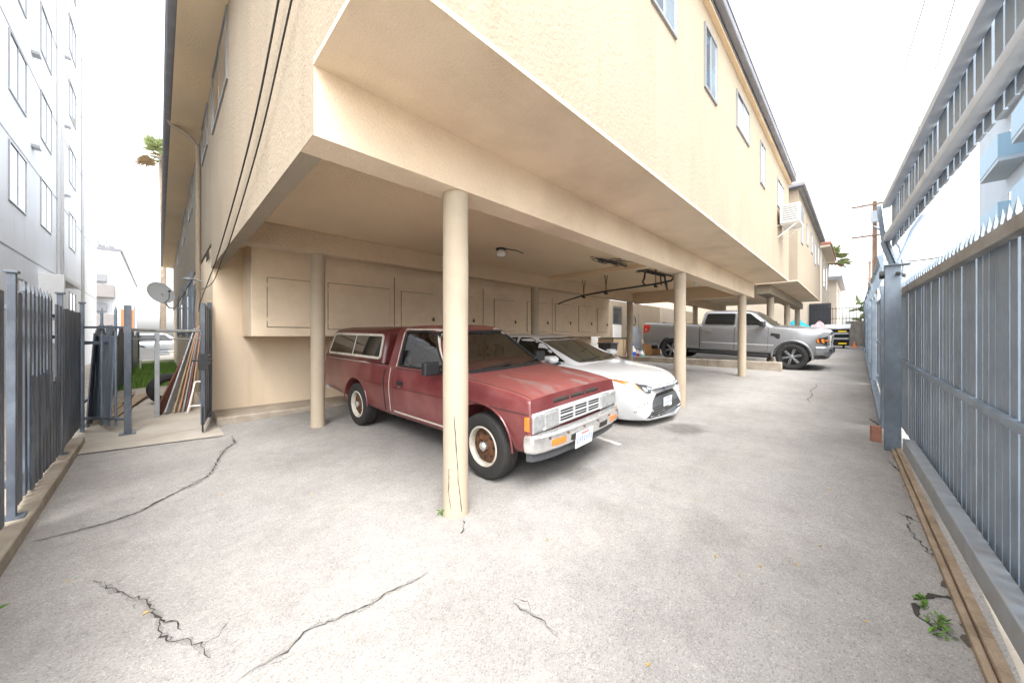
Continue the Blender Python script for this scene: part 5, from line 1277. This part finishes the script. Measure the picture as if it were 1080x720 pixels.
# ------------------------------------------------------------------ white sedan
S = root('sedan', 'white modern sedan parked nose out between the red pickup and the third column', 'car', M=ground_frame(5.38, 2.83, rad(-90), -.05))
ZS = .93
def sring(P, k=0.):
    return [(x-k*y*y, y, z*ZS) for x, y, z in P]
def sd(x, zb, w, zs, ze, zt, yb=.72, k=0., ye=None):
    ye = ye or w*.9
    return sring([(x, 0, zb), (x, yb, zb), (x, w*.93, zb+.06), (x, w*.985, .38), (x, w, .56), (x, w*.985, zs), (x, ye, ze), (x, ye*.78, ze+(zt-ze)*.55), (x, ye*.4, ze+(zt-ze)*.9), (x, 0, zt)], k)
SR = [sring([(.90, 0, .21), (.90, .5, .21), (.905, .58, .25), (.91, .63, .36), (.90, .63, .46), (.88, .60, .56), (.85, .54, .615), (.845, .45, .63), (.845, .25, .645), (.845, 0, .65)], .42),
      sring([(.87, 0, .17), (.87, .6, .17), (.885, .69, .22), (.895, .73, .36), (.89, .735, .48), (.865, .715, .60), (.81, .65, .675), (.79, .52, .70), (.78, .3, .715), (.78, 0, .72)], .42),
      sd(.66, .16, .81, .66, .745, .78, k=.28, ye=.71), sd(.40, .15, .865, .71, .80, .845, k=.12, ye=.745), sd(0, .15, .885, .76, .855, .91, ye=.76), sd(-.35, .15, .885, .79, .895, .955, ye=.78), sd(-.6, .15, .885, .81, .925, .965, ye=.79),
      sd(-1.3, .15, .885, .83, .945, .97, ye=.80), sd(-2.1, .15, .885, .85, .965, .98, ye=.80), sd(-2.75, .15, .885, .87, .985, 1.0, ye=.79), sd(-3.2, .17, .86, .88, .99, 1.03, ye=.74, k=.03), sd(-3.55, .22, .82, .88, .985, 1.02, ye=.68, k=-.05), sd(-3.68, .3, .76, .85, .93, .96, ye=.62, k=-.08)]
sm_ = boolean(loft_half(SR, 4, 3, .5, .45).mesh('body'), cutter(0, .345, z=.30, y=.7)+cutter(-2.62, .345, z=.30, y=.7))
sb = fin('body', sm_, 'whitepaint', S, 30); PS = Proj([sb.data])
gh = MB().rings([rrect(x0, x1, hw, z*ZS, rf, rr, bow, taper=tp) for z, x0, x1, hw, rf, rr, bow, tp in ((.90, -3.3, -.30, .80, .1, .2, .16, .08), (.99, -3.12, -.50, .775, .12, .2, .18, .07), (1.15, -2.86, -.86, .715, .14, .2, .17, .06), (1.31, -2.6, -1.22, .645, .15, .2, .15, .05), (1.37, -2.45, -1.40, .60, .16, .2, .13, .05), (1.405, -2.25, -1.62, .48, .16, .2, .1, .05), (1.418, -2.05, -1.8, .25, .08, .08, .03, .03))]).mesh('cabin')
PSG = Proj([gh]); cabS = fin('cabin', gh, 'whitepaint', S, 40)
PSG.patch(roundpoly([(-.655, .955*ZS), (.655, .955*ZS), (.545, 1.345*ZS), (-.545, 1.345*ZS)], .06), 'x', 1, .004, .01, .07).build('windscreen', 'windscreen', S, smooth=True)
PSG.patch(roundpoly([(-.56, 1.02*ZS), (.56, 1.02*ZS), (.5, 1.33*ZS), (-.5, 1.33*ZS)], .06), 'x', -1, .004, .01, .08).build('rear_window', 'tintglass', S, smooth=True)
for sg in (1, -1):
    PSG.patch(roundpoly([(-.56, .955*ZS), (-1.68, .965*ZS), (-1.68, 1.36*ZS), (-1.45, 1.355*ZS), (-1.1, 1.25*ZS)], .03), 'y', sg, .004, .01, .1).build('window', 'tintglass', S, smooth=True)
    PSG.patch(roundpoly([(-1.74, .97*ZS), (-2.72, 1.0*ZS), (-2.62, 1.18*ZS), (-2.42, 1.32*ZS), (-1.74, 1.36*ZS)], .03), 'y', sg, .004, .01, .1).build('window', 'tintglass', S, smooth=True)
    for D in ([(-.56, .3), (-.60, .88*ZS), (-1.70, .93*ZS), (-1.66, .26), (-.62, .24)], [(-1.72, .26), (-1.72, .93*ZS), (-2.55, .95*ZS), (-2.3, .6), (-2.2, .26)]):
        d = PS.patch(roundpoly(D, .05), 'y', sg, .003, .01, .1).build('door', 'whitepaint', S, smooth=True); PS.strip(roundpoly(D, .05), .01, 'y', sg, .0017, .004, closed=True).build('door_gap', 'dark', d, smooth=True)
        x_ = D[2][0]+.12; PS.patch(roundpoly([(x_, .74), (x_+.18, .745), (x_+.18, .77), (x_, .765)], .01), 'y', sg, .022, .03, .05).build('handle', 'whitepaint', d, smooth=True)
    mb = MB().rings([rrect(-.72, -.63, .05, -.05, .04, .03), rrect(-.74, -.58, .10, -.02, .06, .03), rrect(-.745, -.58, .115, .03, .06, .03), rrect(-.74, -.62, .09, .07, .05, .03)]); o = mb.build('mirror', 'whitepaint', S, smooth=True, angle=60); o.location = (0, sg*.95, .93)
    MB().bar((-.67, sg*.92, .895), (-.64, sg*.78, .875), .07, .03).build('mirror_arm', 'blackplastic', o).location = (0, -sg*.95, -.93)
    hl = PS.patch([(sg*.85, .73), (sg*.60, .655), (sg*.47, .612), (sg*.48, .525), (sg*.58, .522), (sg*.70, .585)], 'x', 1, .004, .012, .04).build('headlight', 'blackplastic', S, smooth=True)
    PS.patch([(sg*.825, .712), (sg*.68, .668), (sg*.645, .572), (sg*.715, .605)], 'x', 1, .007, .01, .03).build('turn_signal', 'orange', hl, smooth=True)
    for yq in (.59, .525): PS.patch(roundpoly([(sg*(yq+.028), .565), (sg*(yq-.026), .553), (sg*(yq-.026), .605), (sg*(yq+.028), .617)], .012), 'x', 1, .009, .01, .03).build('lens', 'lens', hl, smooth=True)
    PS.strip([(sg*.49, .54), (sg*.59, .54), (sg*.72, .60)], .008, 'x', 1, .009, .006).build('light_strip', 'chrome', hl, smooth=True)
    PS.patch([(sg*.42, .595), (sg*.1, .585), (sg*.1, .562), (sg*.42, .565)], 'x', 1, .003, .01, .04).build('nose_trim', 'greyplastic', S, smooth=True)
    PS.strip([(sg*.74, .28), (sg*.73, .36), (sg*.66, .40), (sg*.56, .41)], .014, 'x', 1, .002, .006).build('bumper_crease', 'dark', S, smooth=True)
PS.strip([(-.66, .655), (-.4, .625), (0, .615), (.4, .625), (.66, .655)], .008, 'x', 1, .002, .006).build('hood_gap', 'dark', S, smooth=True)
lg = PS.patch(roundpoly([(-.635, .185), (.635, .185), (.38, .45), (-.38, .45)], .03), 'x', 1, .003, .012, .05).build('lower_grille', 'greyplastic', S, smooth=True)
mb = MB()
for k in range(5): z = .205+.027*k; PS.strip([(-.58+.025*k, z), (.58-.025*k, z)], .011, 'x', 1, .007, .004, mb=mb)
mb.build('grille_slat', 'dark', lg, smooth=True)
PS.patch(roundpoly([(-.37, .445), (.37, .445), (.31, .49), (-.31, .49)], .015), 'x', 1, .006, .01, .05).build('upper_intake', 'dark', S, smooth=True)
PS.strip([(-.62, .178), (0, .172), (.62, .178)], .02, 'x', 1, .01, .006).build('chin_spoiler', 'silverplastic', S, smooth=True)
h_, n_ = PS.hit((0, 0, .575), 'x', 1); Mb = Matrix.Translation(h_+Vector((.012, 0, 0))) @ Matrix.Rotation(rad(-18), 4, 'Y')
mb = MB()
for a, b, c in ((.075, .05, 0), (.022, .048, 0), (.052, .024, .018)):
    mb.tube([Mb @ Vector((0, a*math.cos(t*math.pi/14), c+b*math.sin(t*math.pi/14))) for t in range(29)], .007, 6)
e = mb.build('emblem', 'chrome', S, smooth=True)
MB().lathe([(.0, .0), (.06, .0), (.064, -.006), (0, -.008)], 20, Mb @ Matrix.Rotation(rad(-90), 4, 'Z')).build('emblem_backing', 'blue', e)
h_, n_ = PS.hit((0, 0, .345), 'x', 1); plate(S, Matrix.Translation(h_+Vector((.02, -.02, .0))), .3, .15)
for x in (0, -2.62):
    for y in (.78, -.78): wheel(S, x, y, .305, .20, 'alloy')
MB().box(-3.3, .55, -.55, .55, .16, .45).build('chassis', 'dark', S)
mb = MB()
for y in (.1, -.5):
    a = PSG.hit((0, y, .92), 'x', 1)[0]; b = PSG.hit((0, y+.5, .945), 'x', 1)[0]; m_ = PSG.hit((0, y+.25, .925), 'x', 1)[0]
    mb.tube([a+Vector((.02, 0, -.03)), a+Vector((.012, 0, 0)), m_+Vector((.012, 0, 0)), b+Vector((.012, 0, 0))], .009, 6)
mb.build('wiper', 'blackplastic', S)
for sg in (1, -1): PS.patch(roundpoly([(sg*.72, .72), (sg*.3, .74), (sg*.3, .80), (sg*.72, .82)], .02), 'x', -1, .004, .02, .08).build('tail_light', 'red_lens', S, smooth=True)

# ------------------------------------------------------------------ grey crew-cab pickup
F = root('pickup_truck', 'modern grey crew cab pickup parked across behind the low wall', 'pickup truck', M=ground_frame(14.36, 1.47, rad(-90), 0., rad(1.2)))
def fd(x, zb, w, zs, zt, crown=.03, yb=.75, k=0.):
    P = [(x, 0, zb), (x, yb, zb), (x, w*.95, zb+.06), (x, w*.985, .62), (x, w, .82), (x, w*.985, zs), (x, w*.945, zt-.02), (x, w*.90, zt), (x, w*.5, zt+crown*.8), (x, 0, zt+crown)]
    return [(a-k*b*b, b, c) for a, b, c in P]
FR = [fd(.865, .46, .78, 1.02, 1.13, .02, .7, .1), fd(.82, .44, .84, 1.04, 1.175, .03, .72, .14), fd(.66, .42, .92, 1.07, 1.205, .04, .75, .08), fd(.3, .40, .955, 1.10, 1.235, .06), fd(0, .40, .965, 1.11, 1.255, .07), fd(-.55, .40, .96, 1.13, 1.285, .06), fd(-.75, .40, .955, 1.15, 1.29, .01),
      fd(-1.6, .40, .955, 1.15, 1.29, .0), fd(-2.5, .40, .955, 1.16, 1.295, .0), fd(-2.62, .42, .955, 1.17, 1.31, .0), fd(-3.5, .44, .965, 1.19, 1.33, .0), fd(-4.3, .48, .955, 1.2, 1.345, .0), fd(-4.55, .55, .94, 1.2, 1.345, .0), fd(-4.6, .58, .92, 1.18, 1.33, .0)]
fm = boolean(loft_half(FR, 3, 3, .5, .35).mesh('body'), cutter(0, .475, z=.40, y=.78)+cutter(-3.5, .475, z=.40, y=.78)+[MB().box(-4.52, -2.66, -.78, .78, .8, 1.6).mesh('bed')])
fb = fin('body', fm, 'greypaint', F, 28); PF = Proj([fb.data])
fg = MB().rings([rrect(x0, x1, hw, z, rf, rr, bow, taper=tp) for z, x0, x1, hw, rf, rr, bow, tp in ((1.25, -2.58, -.42, .90, .1, .06, .14, .06), (1.35, -2.57, -.60, .875, .12, .07, .14, .06), (1.70, -2.5, -1.0, .765, .14, .1, .12, .05), (1.77, -2.44, -1.12, .72, .15, .14, .1, .05), (1.81, -2.3, -1.32, .6, .16, .16, .08, .05), (1.825, -2.0, -1.6, .3, .1, .1, .03, .03))]).mesh('cab')
PFG = Proj([fg]); fin('cab', fg, 'greypaint', F, 40)
PFG.patch(roundpoly([(-.74, 1.31), (.74, 1.31), (.62, 1.71), (-.62, 1.71)], .06), 'x', 1, .004, .01, .1).build('windscreen', 'windscreen', F, smooth=True)
PFG.patch(roundpoly([(-.66, 1.36), (.66, 1.36), (.6, 1.68), (-.6, 1.68)], .06), 'x', -1, .004, .01, .1).build('rear_window', 'tintglass', F, smooth=True)
for sg in (1, -1):
    for W_, D in (([(-.72, 1.335), (-1.44, 1.335), (-1.44, 1.70), (-1.12, 1.70)], [(-.60, .55), (-.60, 1.275), (-1.50, 1.275), (-1.50, .50), (-.7, .50)]), ([(-1.54, 1.335), (-2.43, 1.345), (-2.36, 1.70), (-1.54, 1.70)], [(-1.52, .50), (-1.52, 1.275), (-2.50, 1.28), (-2.50, .62), (-2.38, .50)])):
        d = PF.patch(roundpoly(D, .05), 'y', sg, .003, .01, .12).build('door', 'greypaint', F, smooth=True)
        PF.strip(roundpoly(D, .05), .014, 'y', sg, .0017, .004, closed=True).build('door_gap', 'dark', d, smooth=True)
        PFG.patch(roundpoly(W_, .04), 'y', sg, .004, .01, .12).build('window', 'tintglass', d, smooth=True)
        PFG.strip(roundpoly(W_, .04), .02, 'y', sg, .006, .008, closed=True).build('window_trim', 'blackplastic', d, smooth=True)
        x_ = D[2][0]+.1; PF.patch(roundpoly([(x_, 1.10), (x_+.24, 1.10), (x_+.24, 1.135), (x_, 1.135)], .012), 'y', sg, .026, .03, .06).build('handle', 'chrome', d, smooth=True)
    PF.strip([(-2.56, .46), (-2.56, 1.31)], .025, 'y', sg, .002, .005).build('bed_gap', 'dark', F, smooth=True)
    PF.strip([(-.45, .72), (-2.5, .72)], .03, 'y', sg, .004, .004).build('body_crease', 'silverplastic', F, smooth=True)
    PF.patch(roundpoly([(-.30, 1.07), (-.52, 1.1), (-.55, 1.02), (-.46, 1.0), (-.36, .92), (-.30, .93)], .015), 'y', sg, .008, .012, .06).build('fender_vent', 'blackplastic', F, smooth=True)
    MB().rings([rrect(-.80, -.66, .12, 1.30, .05, .03), rrect(-.81, -.65, .13, 1.42, .06, .03), rrect(-.80, -.68, .11, 1.46, .05, .03)]).build('mirror', 'blackplastic', F, smooth=True, angle=50).location = (0, sg*1.08, 0)
    MB().bar((-.74, sg*1.02, 1.33), (-.72, sg*.86, 1.32), .06, .04).build('mirror_arm', 'blackplastic', F)
    for cx in (0, -3.5):
        MB().tube([(cx+.485*math.cos(rad(a)), sg*.955, .40+.485*math.sin(rad(a))) for a in range(-8, 189, 8)], .03, 6).build('arch_flare', 'greypaint', F, smooth=True)
    MB().tube([(-.55, sg*.93, .37), (-2.9, sg*.93, .37)], .05, 8).build('side_step', 'blackplastic', F, smooth=True)
    hl = PF.patch(roundpoly([(sg*.905, .98), (sg*.90, .83), (sg*.80, .77), (sg*.56, .80), (sg*.56, 1.0), (sg*.80, 1.03)], .02), 'x', 1, .005, .015, .05).build('headlight', 'blackplastic', F, smooth=True)
    PF.patch(roundpoly([(sg*.895, .955), (sg*.88, .85), (sg*.845, .83), (sg*.86, .96)], .01), 'x', 1, .012, .012, .03).build('side_marker', 'orange', hl, smooth=True)
    PF.patch(roundpoly([(sg*.85, .905), (sg*.62, .91), (sg*.62, .935), (sg*.85, .93)], .008), 'x', 1, .012, .012, .04).build('turn_signal', 'orange', hl, smooth=True)
    for yq in (.65, .76): PF.patch(roundpoly([(sg*yq-.035, .94), (sg*yq+.035, .94), (sg*yq+.035, .99), (sg*yq-.035, .99)], .012), 'x', 1, .012, .012, .04).build('lens', 'lens', hl, smooth=True)
    hl2 = PF.patch(roundpoly([(.72, .965), (.60, .99), (.52, .93), (.56, .84), (.70, .81)], .02), 'y', sg, .006, .012, .05).build('headlight_wrap', 'blackplastic', hl, smooth=True)
    PF.patch(roundpoly([(.60, .975), (.54, .93), (.575, .85), (.62, .84), (.585, .92)], .008), 'y', sg, .011, .012, .04).build('amber_wrap', 'orange', hl, smooth=True)
    tl = PF.patch(roundpoly([(-4.585, .96), (-4.40, 1.0), (-4.32, 1.16), (-4.34, 1.28), (-4.585, 1.285)], .02), 'y', sg, .012, .02, .05).build('tail_light', 'red_lens', F, smooth=True)
    PF.patch(roundpoly([(-4.52, 1.06), (-4.46, 1.07), (-4.47, 1.14), (-4.53, 1.13)], .01), 'y', sg, .016, .006, .05).build('reverse_lens', 'lens', tl, smooth=True)
gg = PF.patch(roundpoly([(-.55, .74), (.55, .74), (.57, 1.04), (-.57, 1.04)], .04), 'x', 1, .012, .02, .08).build('grille', 'blackplastic', F, smooth=True)
mb = MB()
for z in (.80, .89, .98): PF.strip([(-.54, z), (.54, z)], .03, 'x', 1, .03, .016, mb=mb)
for s in (-1, 1): PF.strip([(s*.40, .76), (s*.38, 1.03)], .05, 'x', 1, .034, .016, mb=mb)
PF.strip([(-.57, .745), (-.57, 1.04), (.57, 1.04), (.57, .745)], .03, 'x', 1, .03, .018, closed=True, mb=mb)
mb.build('grille_bar', 'chrome', gg, smooth=True)
fbp = [(.55, -.98), (.72, -.95), (.83, -.84), (.88, -.55), (.895, 0), (.88, .55), (.83, .84), (.72, .95), (.55, .98)]
b_ = bumper_bar(fbp, .50, .73, .12).build('front_bumper', 'greypaint', F, smooth=True, angle=30); PQ = Proj([b_.data])
for sg in (1, -1): PQ.patch(roundpoly([(sg*.86, .56), (sg*.60, .56), (sg*.60, .67), (sg*.86, .66)], .02), 'x', 1, .004, .012, .06).build('fog_lamp', 'blackplastic', b_, smooth=True)
bumper_bar([(p[0]+.02, p[1]*.55) for p in fbp[2:-2]], .52, .70, .04).build('bumper_guard', 'blackplastic', F, smooth=True, angle=30)
bumper_bar([(p[0]-.08, p[1]*.9) for p in fbp], .37, .495, .06).build('valance', 'greyplastic', F, smooth=True)
bumper_bar([(-4.55, .92), (-4.72, .85), (-4.75, 0), (-4.72, -.85), (-4.55, -.92)], .52, .68, .08).build('rear_bumper', 'chrome', F, smooth=True)
MB().box(-4.4, .6, -.6, .6, .34, .6).build('chassis', 'dark', F)
for x in (0, -3.5):
    for y in (.83, -.83): wheel(F, x, y, .40, .27, 'spoked')

# ------------------------------------------------------------------ cars far off
def far_car(label, x, y, head, paint, name='parked_car', h=1.45, suv=False):
    t = root(name, label, 'car', M=ground_frame(x, y, rad(head)))
    rg = [sd(.88, .2, .74, .55, .62, .66, k=.2, ye=.6), sd(.5, .18, .86, .68, .80, .84, ye=.72), sd(0, .18, .88, .76, .88, .92, ye=.76), sd(-.6, .18, .88, .82, .93, .97, ye=.79), sd(-2.7, .18, .88, .87, .98, 1.0, ye=.79), sd(-3.5, .22, .82, .86, .97, 1.0, ye=.7), sd(-3.7, .3, .75, .8, .9, .92, ye=.62)]
    b = fin('body', boolean(loft_half(rg, 3, 2).mesh('body'), cutter(0, .35, z=.3, y=.7)+cutter(-2.62, .35, z=.3, y=.7)), paint, t); P_ = Proj([b.data])
    xr = -3.5 if suv else -3.0; zt = 1.62 if suv else 1.4
    gm = MB().rings([rrect(xr-.1, -.4, .79, .88, .1, .15, .15), rrect(xr+.25, -1.15, .65, zt-.12, .12, .15, .12), rrect(xr+.6, -1.5, .5, zt, .15, .15, .1)]).mesh('cabin'); pg = Proj([gm]); fin('cabin', gm, paint, t)
    pg.patch(roundpoly([(-.62, .96), (.62, .96), (.54, zt-.14), (-.54, zt-.14)], .05), 'x', 1, .004, .01, .15).build('windscreen', 'tintglass', t, smooth=True)
    pg.patch(roundpoly([(-.55, .98), (.55, .98), (.5, zt-.16), (-.5, zt-.16)], .05), 'x', -1, .004, .01, .15).build('rear_window', 'tintglass', t, smooth=True)
    for sg in (1, -1):
        for W_ in ([(-.72, .95), (-1.65, .96), (-1.65, zt-.15), (-1.2, zt-.15)], [(-1.72, .96), (xr+.12, .97), (xr+.36, zt-.15), (-1.72, zt-.15)]): pg.patch(roundpoly(W_, .04), 'y', sg, .004, .01, .15).build('window', 'tintglass', t, smooth=True)
        P_.patch(roundpoly([(sg*.74, .64), (sg*.5, .6), (sg*.5, .53), (sg*.7, .55)], .02), 'x', 1, .005, .01, .06).build('headlight', 'lens', t, smooth=True)
        P_.patch(roundpoly([(sg*.7, .72), (sg*.4, .72), (sg*.4, .8), (sg*.7, .8)], .02), 'x', -1, .005, .01, .08).build('tail_light', 'red_lens', t, smooth=True)
    P_.patch(roundpoly([(-.45, .28), (.45, .28), (.4, .48), (-.4, .48)], .03), 'x', 1, .005, .01, .06).build('grille', 'blackplastic', t, smooth=True)
    for x_ in (0, -2.62):
        for y_ in (.77, -.77): wheel(t, x_, y_, .31, .2, 'alloy')
    return t
far_car('dark car under the second building seen behind the grey pickup windscreen', 21.8, 3.0, -90, mat('dark_car_paint', (.02, .022, .026), .25, .3, coat=.8))
far_car('silver car parked crosswise on the street at the end of the passage', 1.6, 41.5, 0, mat('silver_car_paint', (.5, .52, .54), .25, .5, coat=.8), suv=True)
# ------------------------------------------------------------------ camera, daylight
cam = bpy.data.cameras.new('camera'); co = bpy.data.objects.new('camera', cam); COL.objects.link(co)
cam.sensor_width = 36; cam.sensor_fit = 'HORIZONTAL'; cam.lens = 369.5/1080*36; cam.shift_y = -5/1080
cam.clip_start = .05; cam.clip_end = 1500
co.location = (0, 0, 1.4); co.rotation_euler = (rad(90), 0, rad(-(90-44.77)))
SC.camera = co
w = bpy.data.worlds.new('World'); SC.world = w; w.use_nodes = True
nt = w.node_tree; bg = nt.nodes['Background']
sky = nt.nodes.new('ShaderNodeTexSky'); sky.sky_type = 'NISHITA'; sky.sun_disc = False
ELEV, AZ = rad(56), rad(235)      # azimuth measured from +X towards +Y of where the sun stands
sky.sun_elevation = ELEV; sky.sun_rotation = math.pi/2-AZ
sky.air_density = 1.; sky.dust_density = 4.; sky.ozone_density = 1.; sky.altitude = 50
hs = nt.nodes.new('ShaderNodeHueSaturation'); hs.inputs['Saturation'].default_value = .22     # overcast: almost no blue
nt.links.new(sky.outputs[0], hs.inputs['Color']); nt.links.new(hs.outputs[0], bg.inputs[0]); bg.inputs[1].default_value = .15
sun = bpy.data.lights.new('sun', 'SUN'); so = bpy.data.objects.new('sun', sun); COL.objects.link(so)
sun.energy = .5; sun.angle = rad(60); sun.color = (1, .965, .91)
d = Vector((math.cos(AZ)*math.cos(ELEV), math.sin(AZ)*math.cos(ELEV), math.sin(ELEV)))
so.rotation_euler = (-d).to_track_quat('-Z', 'Y').to_euler(); so.location = d*60
SC.view_settings.view_transform = 'Standard'; SC.view_settings.look = 'None'; SC.view_settings.gamma = 1; SC.view_settings.use_curve_mapping = False
SC.view_settings.exposure = 2.32
SC.cycles.use_denoising = True; SC.cycles.max_bounces = 10; SC.cycles.diffuse_bounces = 7; SC.cycles.glossy_bounces = 4; SC.cycles.transparent_max_bounces = 12
SC.cycles.caustics_reflective = False; SC.cycles.caustics_refractive = False; SC.cycles.sample_clamp_indirect = 6

# ------------------------------------------------------------------ one object per countable small part
def islands(me):
    n = len(me.vertices); par = list(range(n))
    def f(i):
        while par[i] != i: par[i] = par[par[i]]; i = par[i]
        return i
    for e in me.edges:
        a, b = f(e.vertices[0]), f(e.vertices[1])
        if a != b: par[a] = b
    g_ = {}
    for p in me.polygons: g_.setdefault(f(p.vertices[0]), []).append(p)
    return list(g_.values())
for o in [o for o in SC.objects if o.type == 'MESH' and o.parent and o.name.split('.')[0] in ('rail', 'hanger', 'vent_hood', 'wheel_nut', 'vent_hole', 'insulator', 'climbing_step', 'lock', 'sticker', 'rib', 'bumper_bolt', 'coupling', 'wiper', 'roof_vent', 'drainpipe', 'hood_slot', 'wall_vent', 'gutter', 'crown_rail', 'axle')]:
    me = o.data; isl = islands(me)
    if len(isl) < 2 or len(isl) > 60: continue
    for k, ps in enumerate(isl):
        ids = {}; fs = []
        for p in ps: fs.append([ids.setdefault(v, len(ids)) for v in p.vertices])
        m2 = bpy.data.meshes.new(me.name); inv = sorted(ids, key=ids.get)
        m2.from_pydata([me.vertices[v].co[:] for v in inv], [], fs)
        for q in me.materials: m2.materials.append(q)
        for pp, p in zip(m2.polygons, ps): pp.use_smooth = p.use_smooth; pp.material_index = p.material_index
        if k == 0: first = m2; continue
        c = bpy.data.objects.new(o.name.split('.')[0], m2); COL.objects.link(c); c.parent = o.parent; c.matrix_parent_inverse = o.matrix_parent_inverse; c.matrix_basis = o.matrix_basis
        for md in o.modifiers:
            if md.type == 'BEVEL': b = c.modifiers.new('bevel', 'BEVEL'); b.width = md.width; b.segments = md.segments; b.limit_method = 'ANGLE'; b.angle_limit = md.angle_limit
    o.data = first
GR = dict(metal_fence='metal fence panels round the yard', power_line='overhead power lines', bottle='bottles behind the low wall', plank='planks lying in the passage', utility_pole='utility poles along the drive', weed='weeds in the paving', cable='cables down the side wall', apartment_building='cream apartment buildings along the drive', apartment_block='white apartment blocks around the yard', ceiling_light='carport ceiling lights', palm_tree='fan palms beyond the buildings', pickup_truck='parked pickup trucks', parked_car='cars parked far off')
for o in SC.objects:
    k = o.name.split('.')[0]
    if o.parent is None and k in GR and 'group' not in o: o['group'] = GR[k]
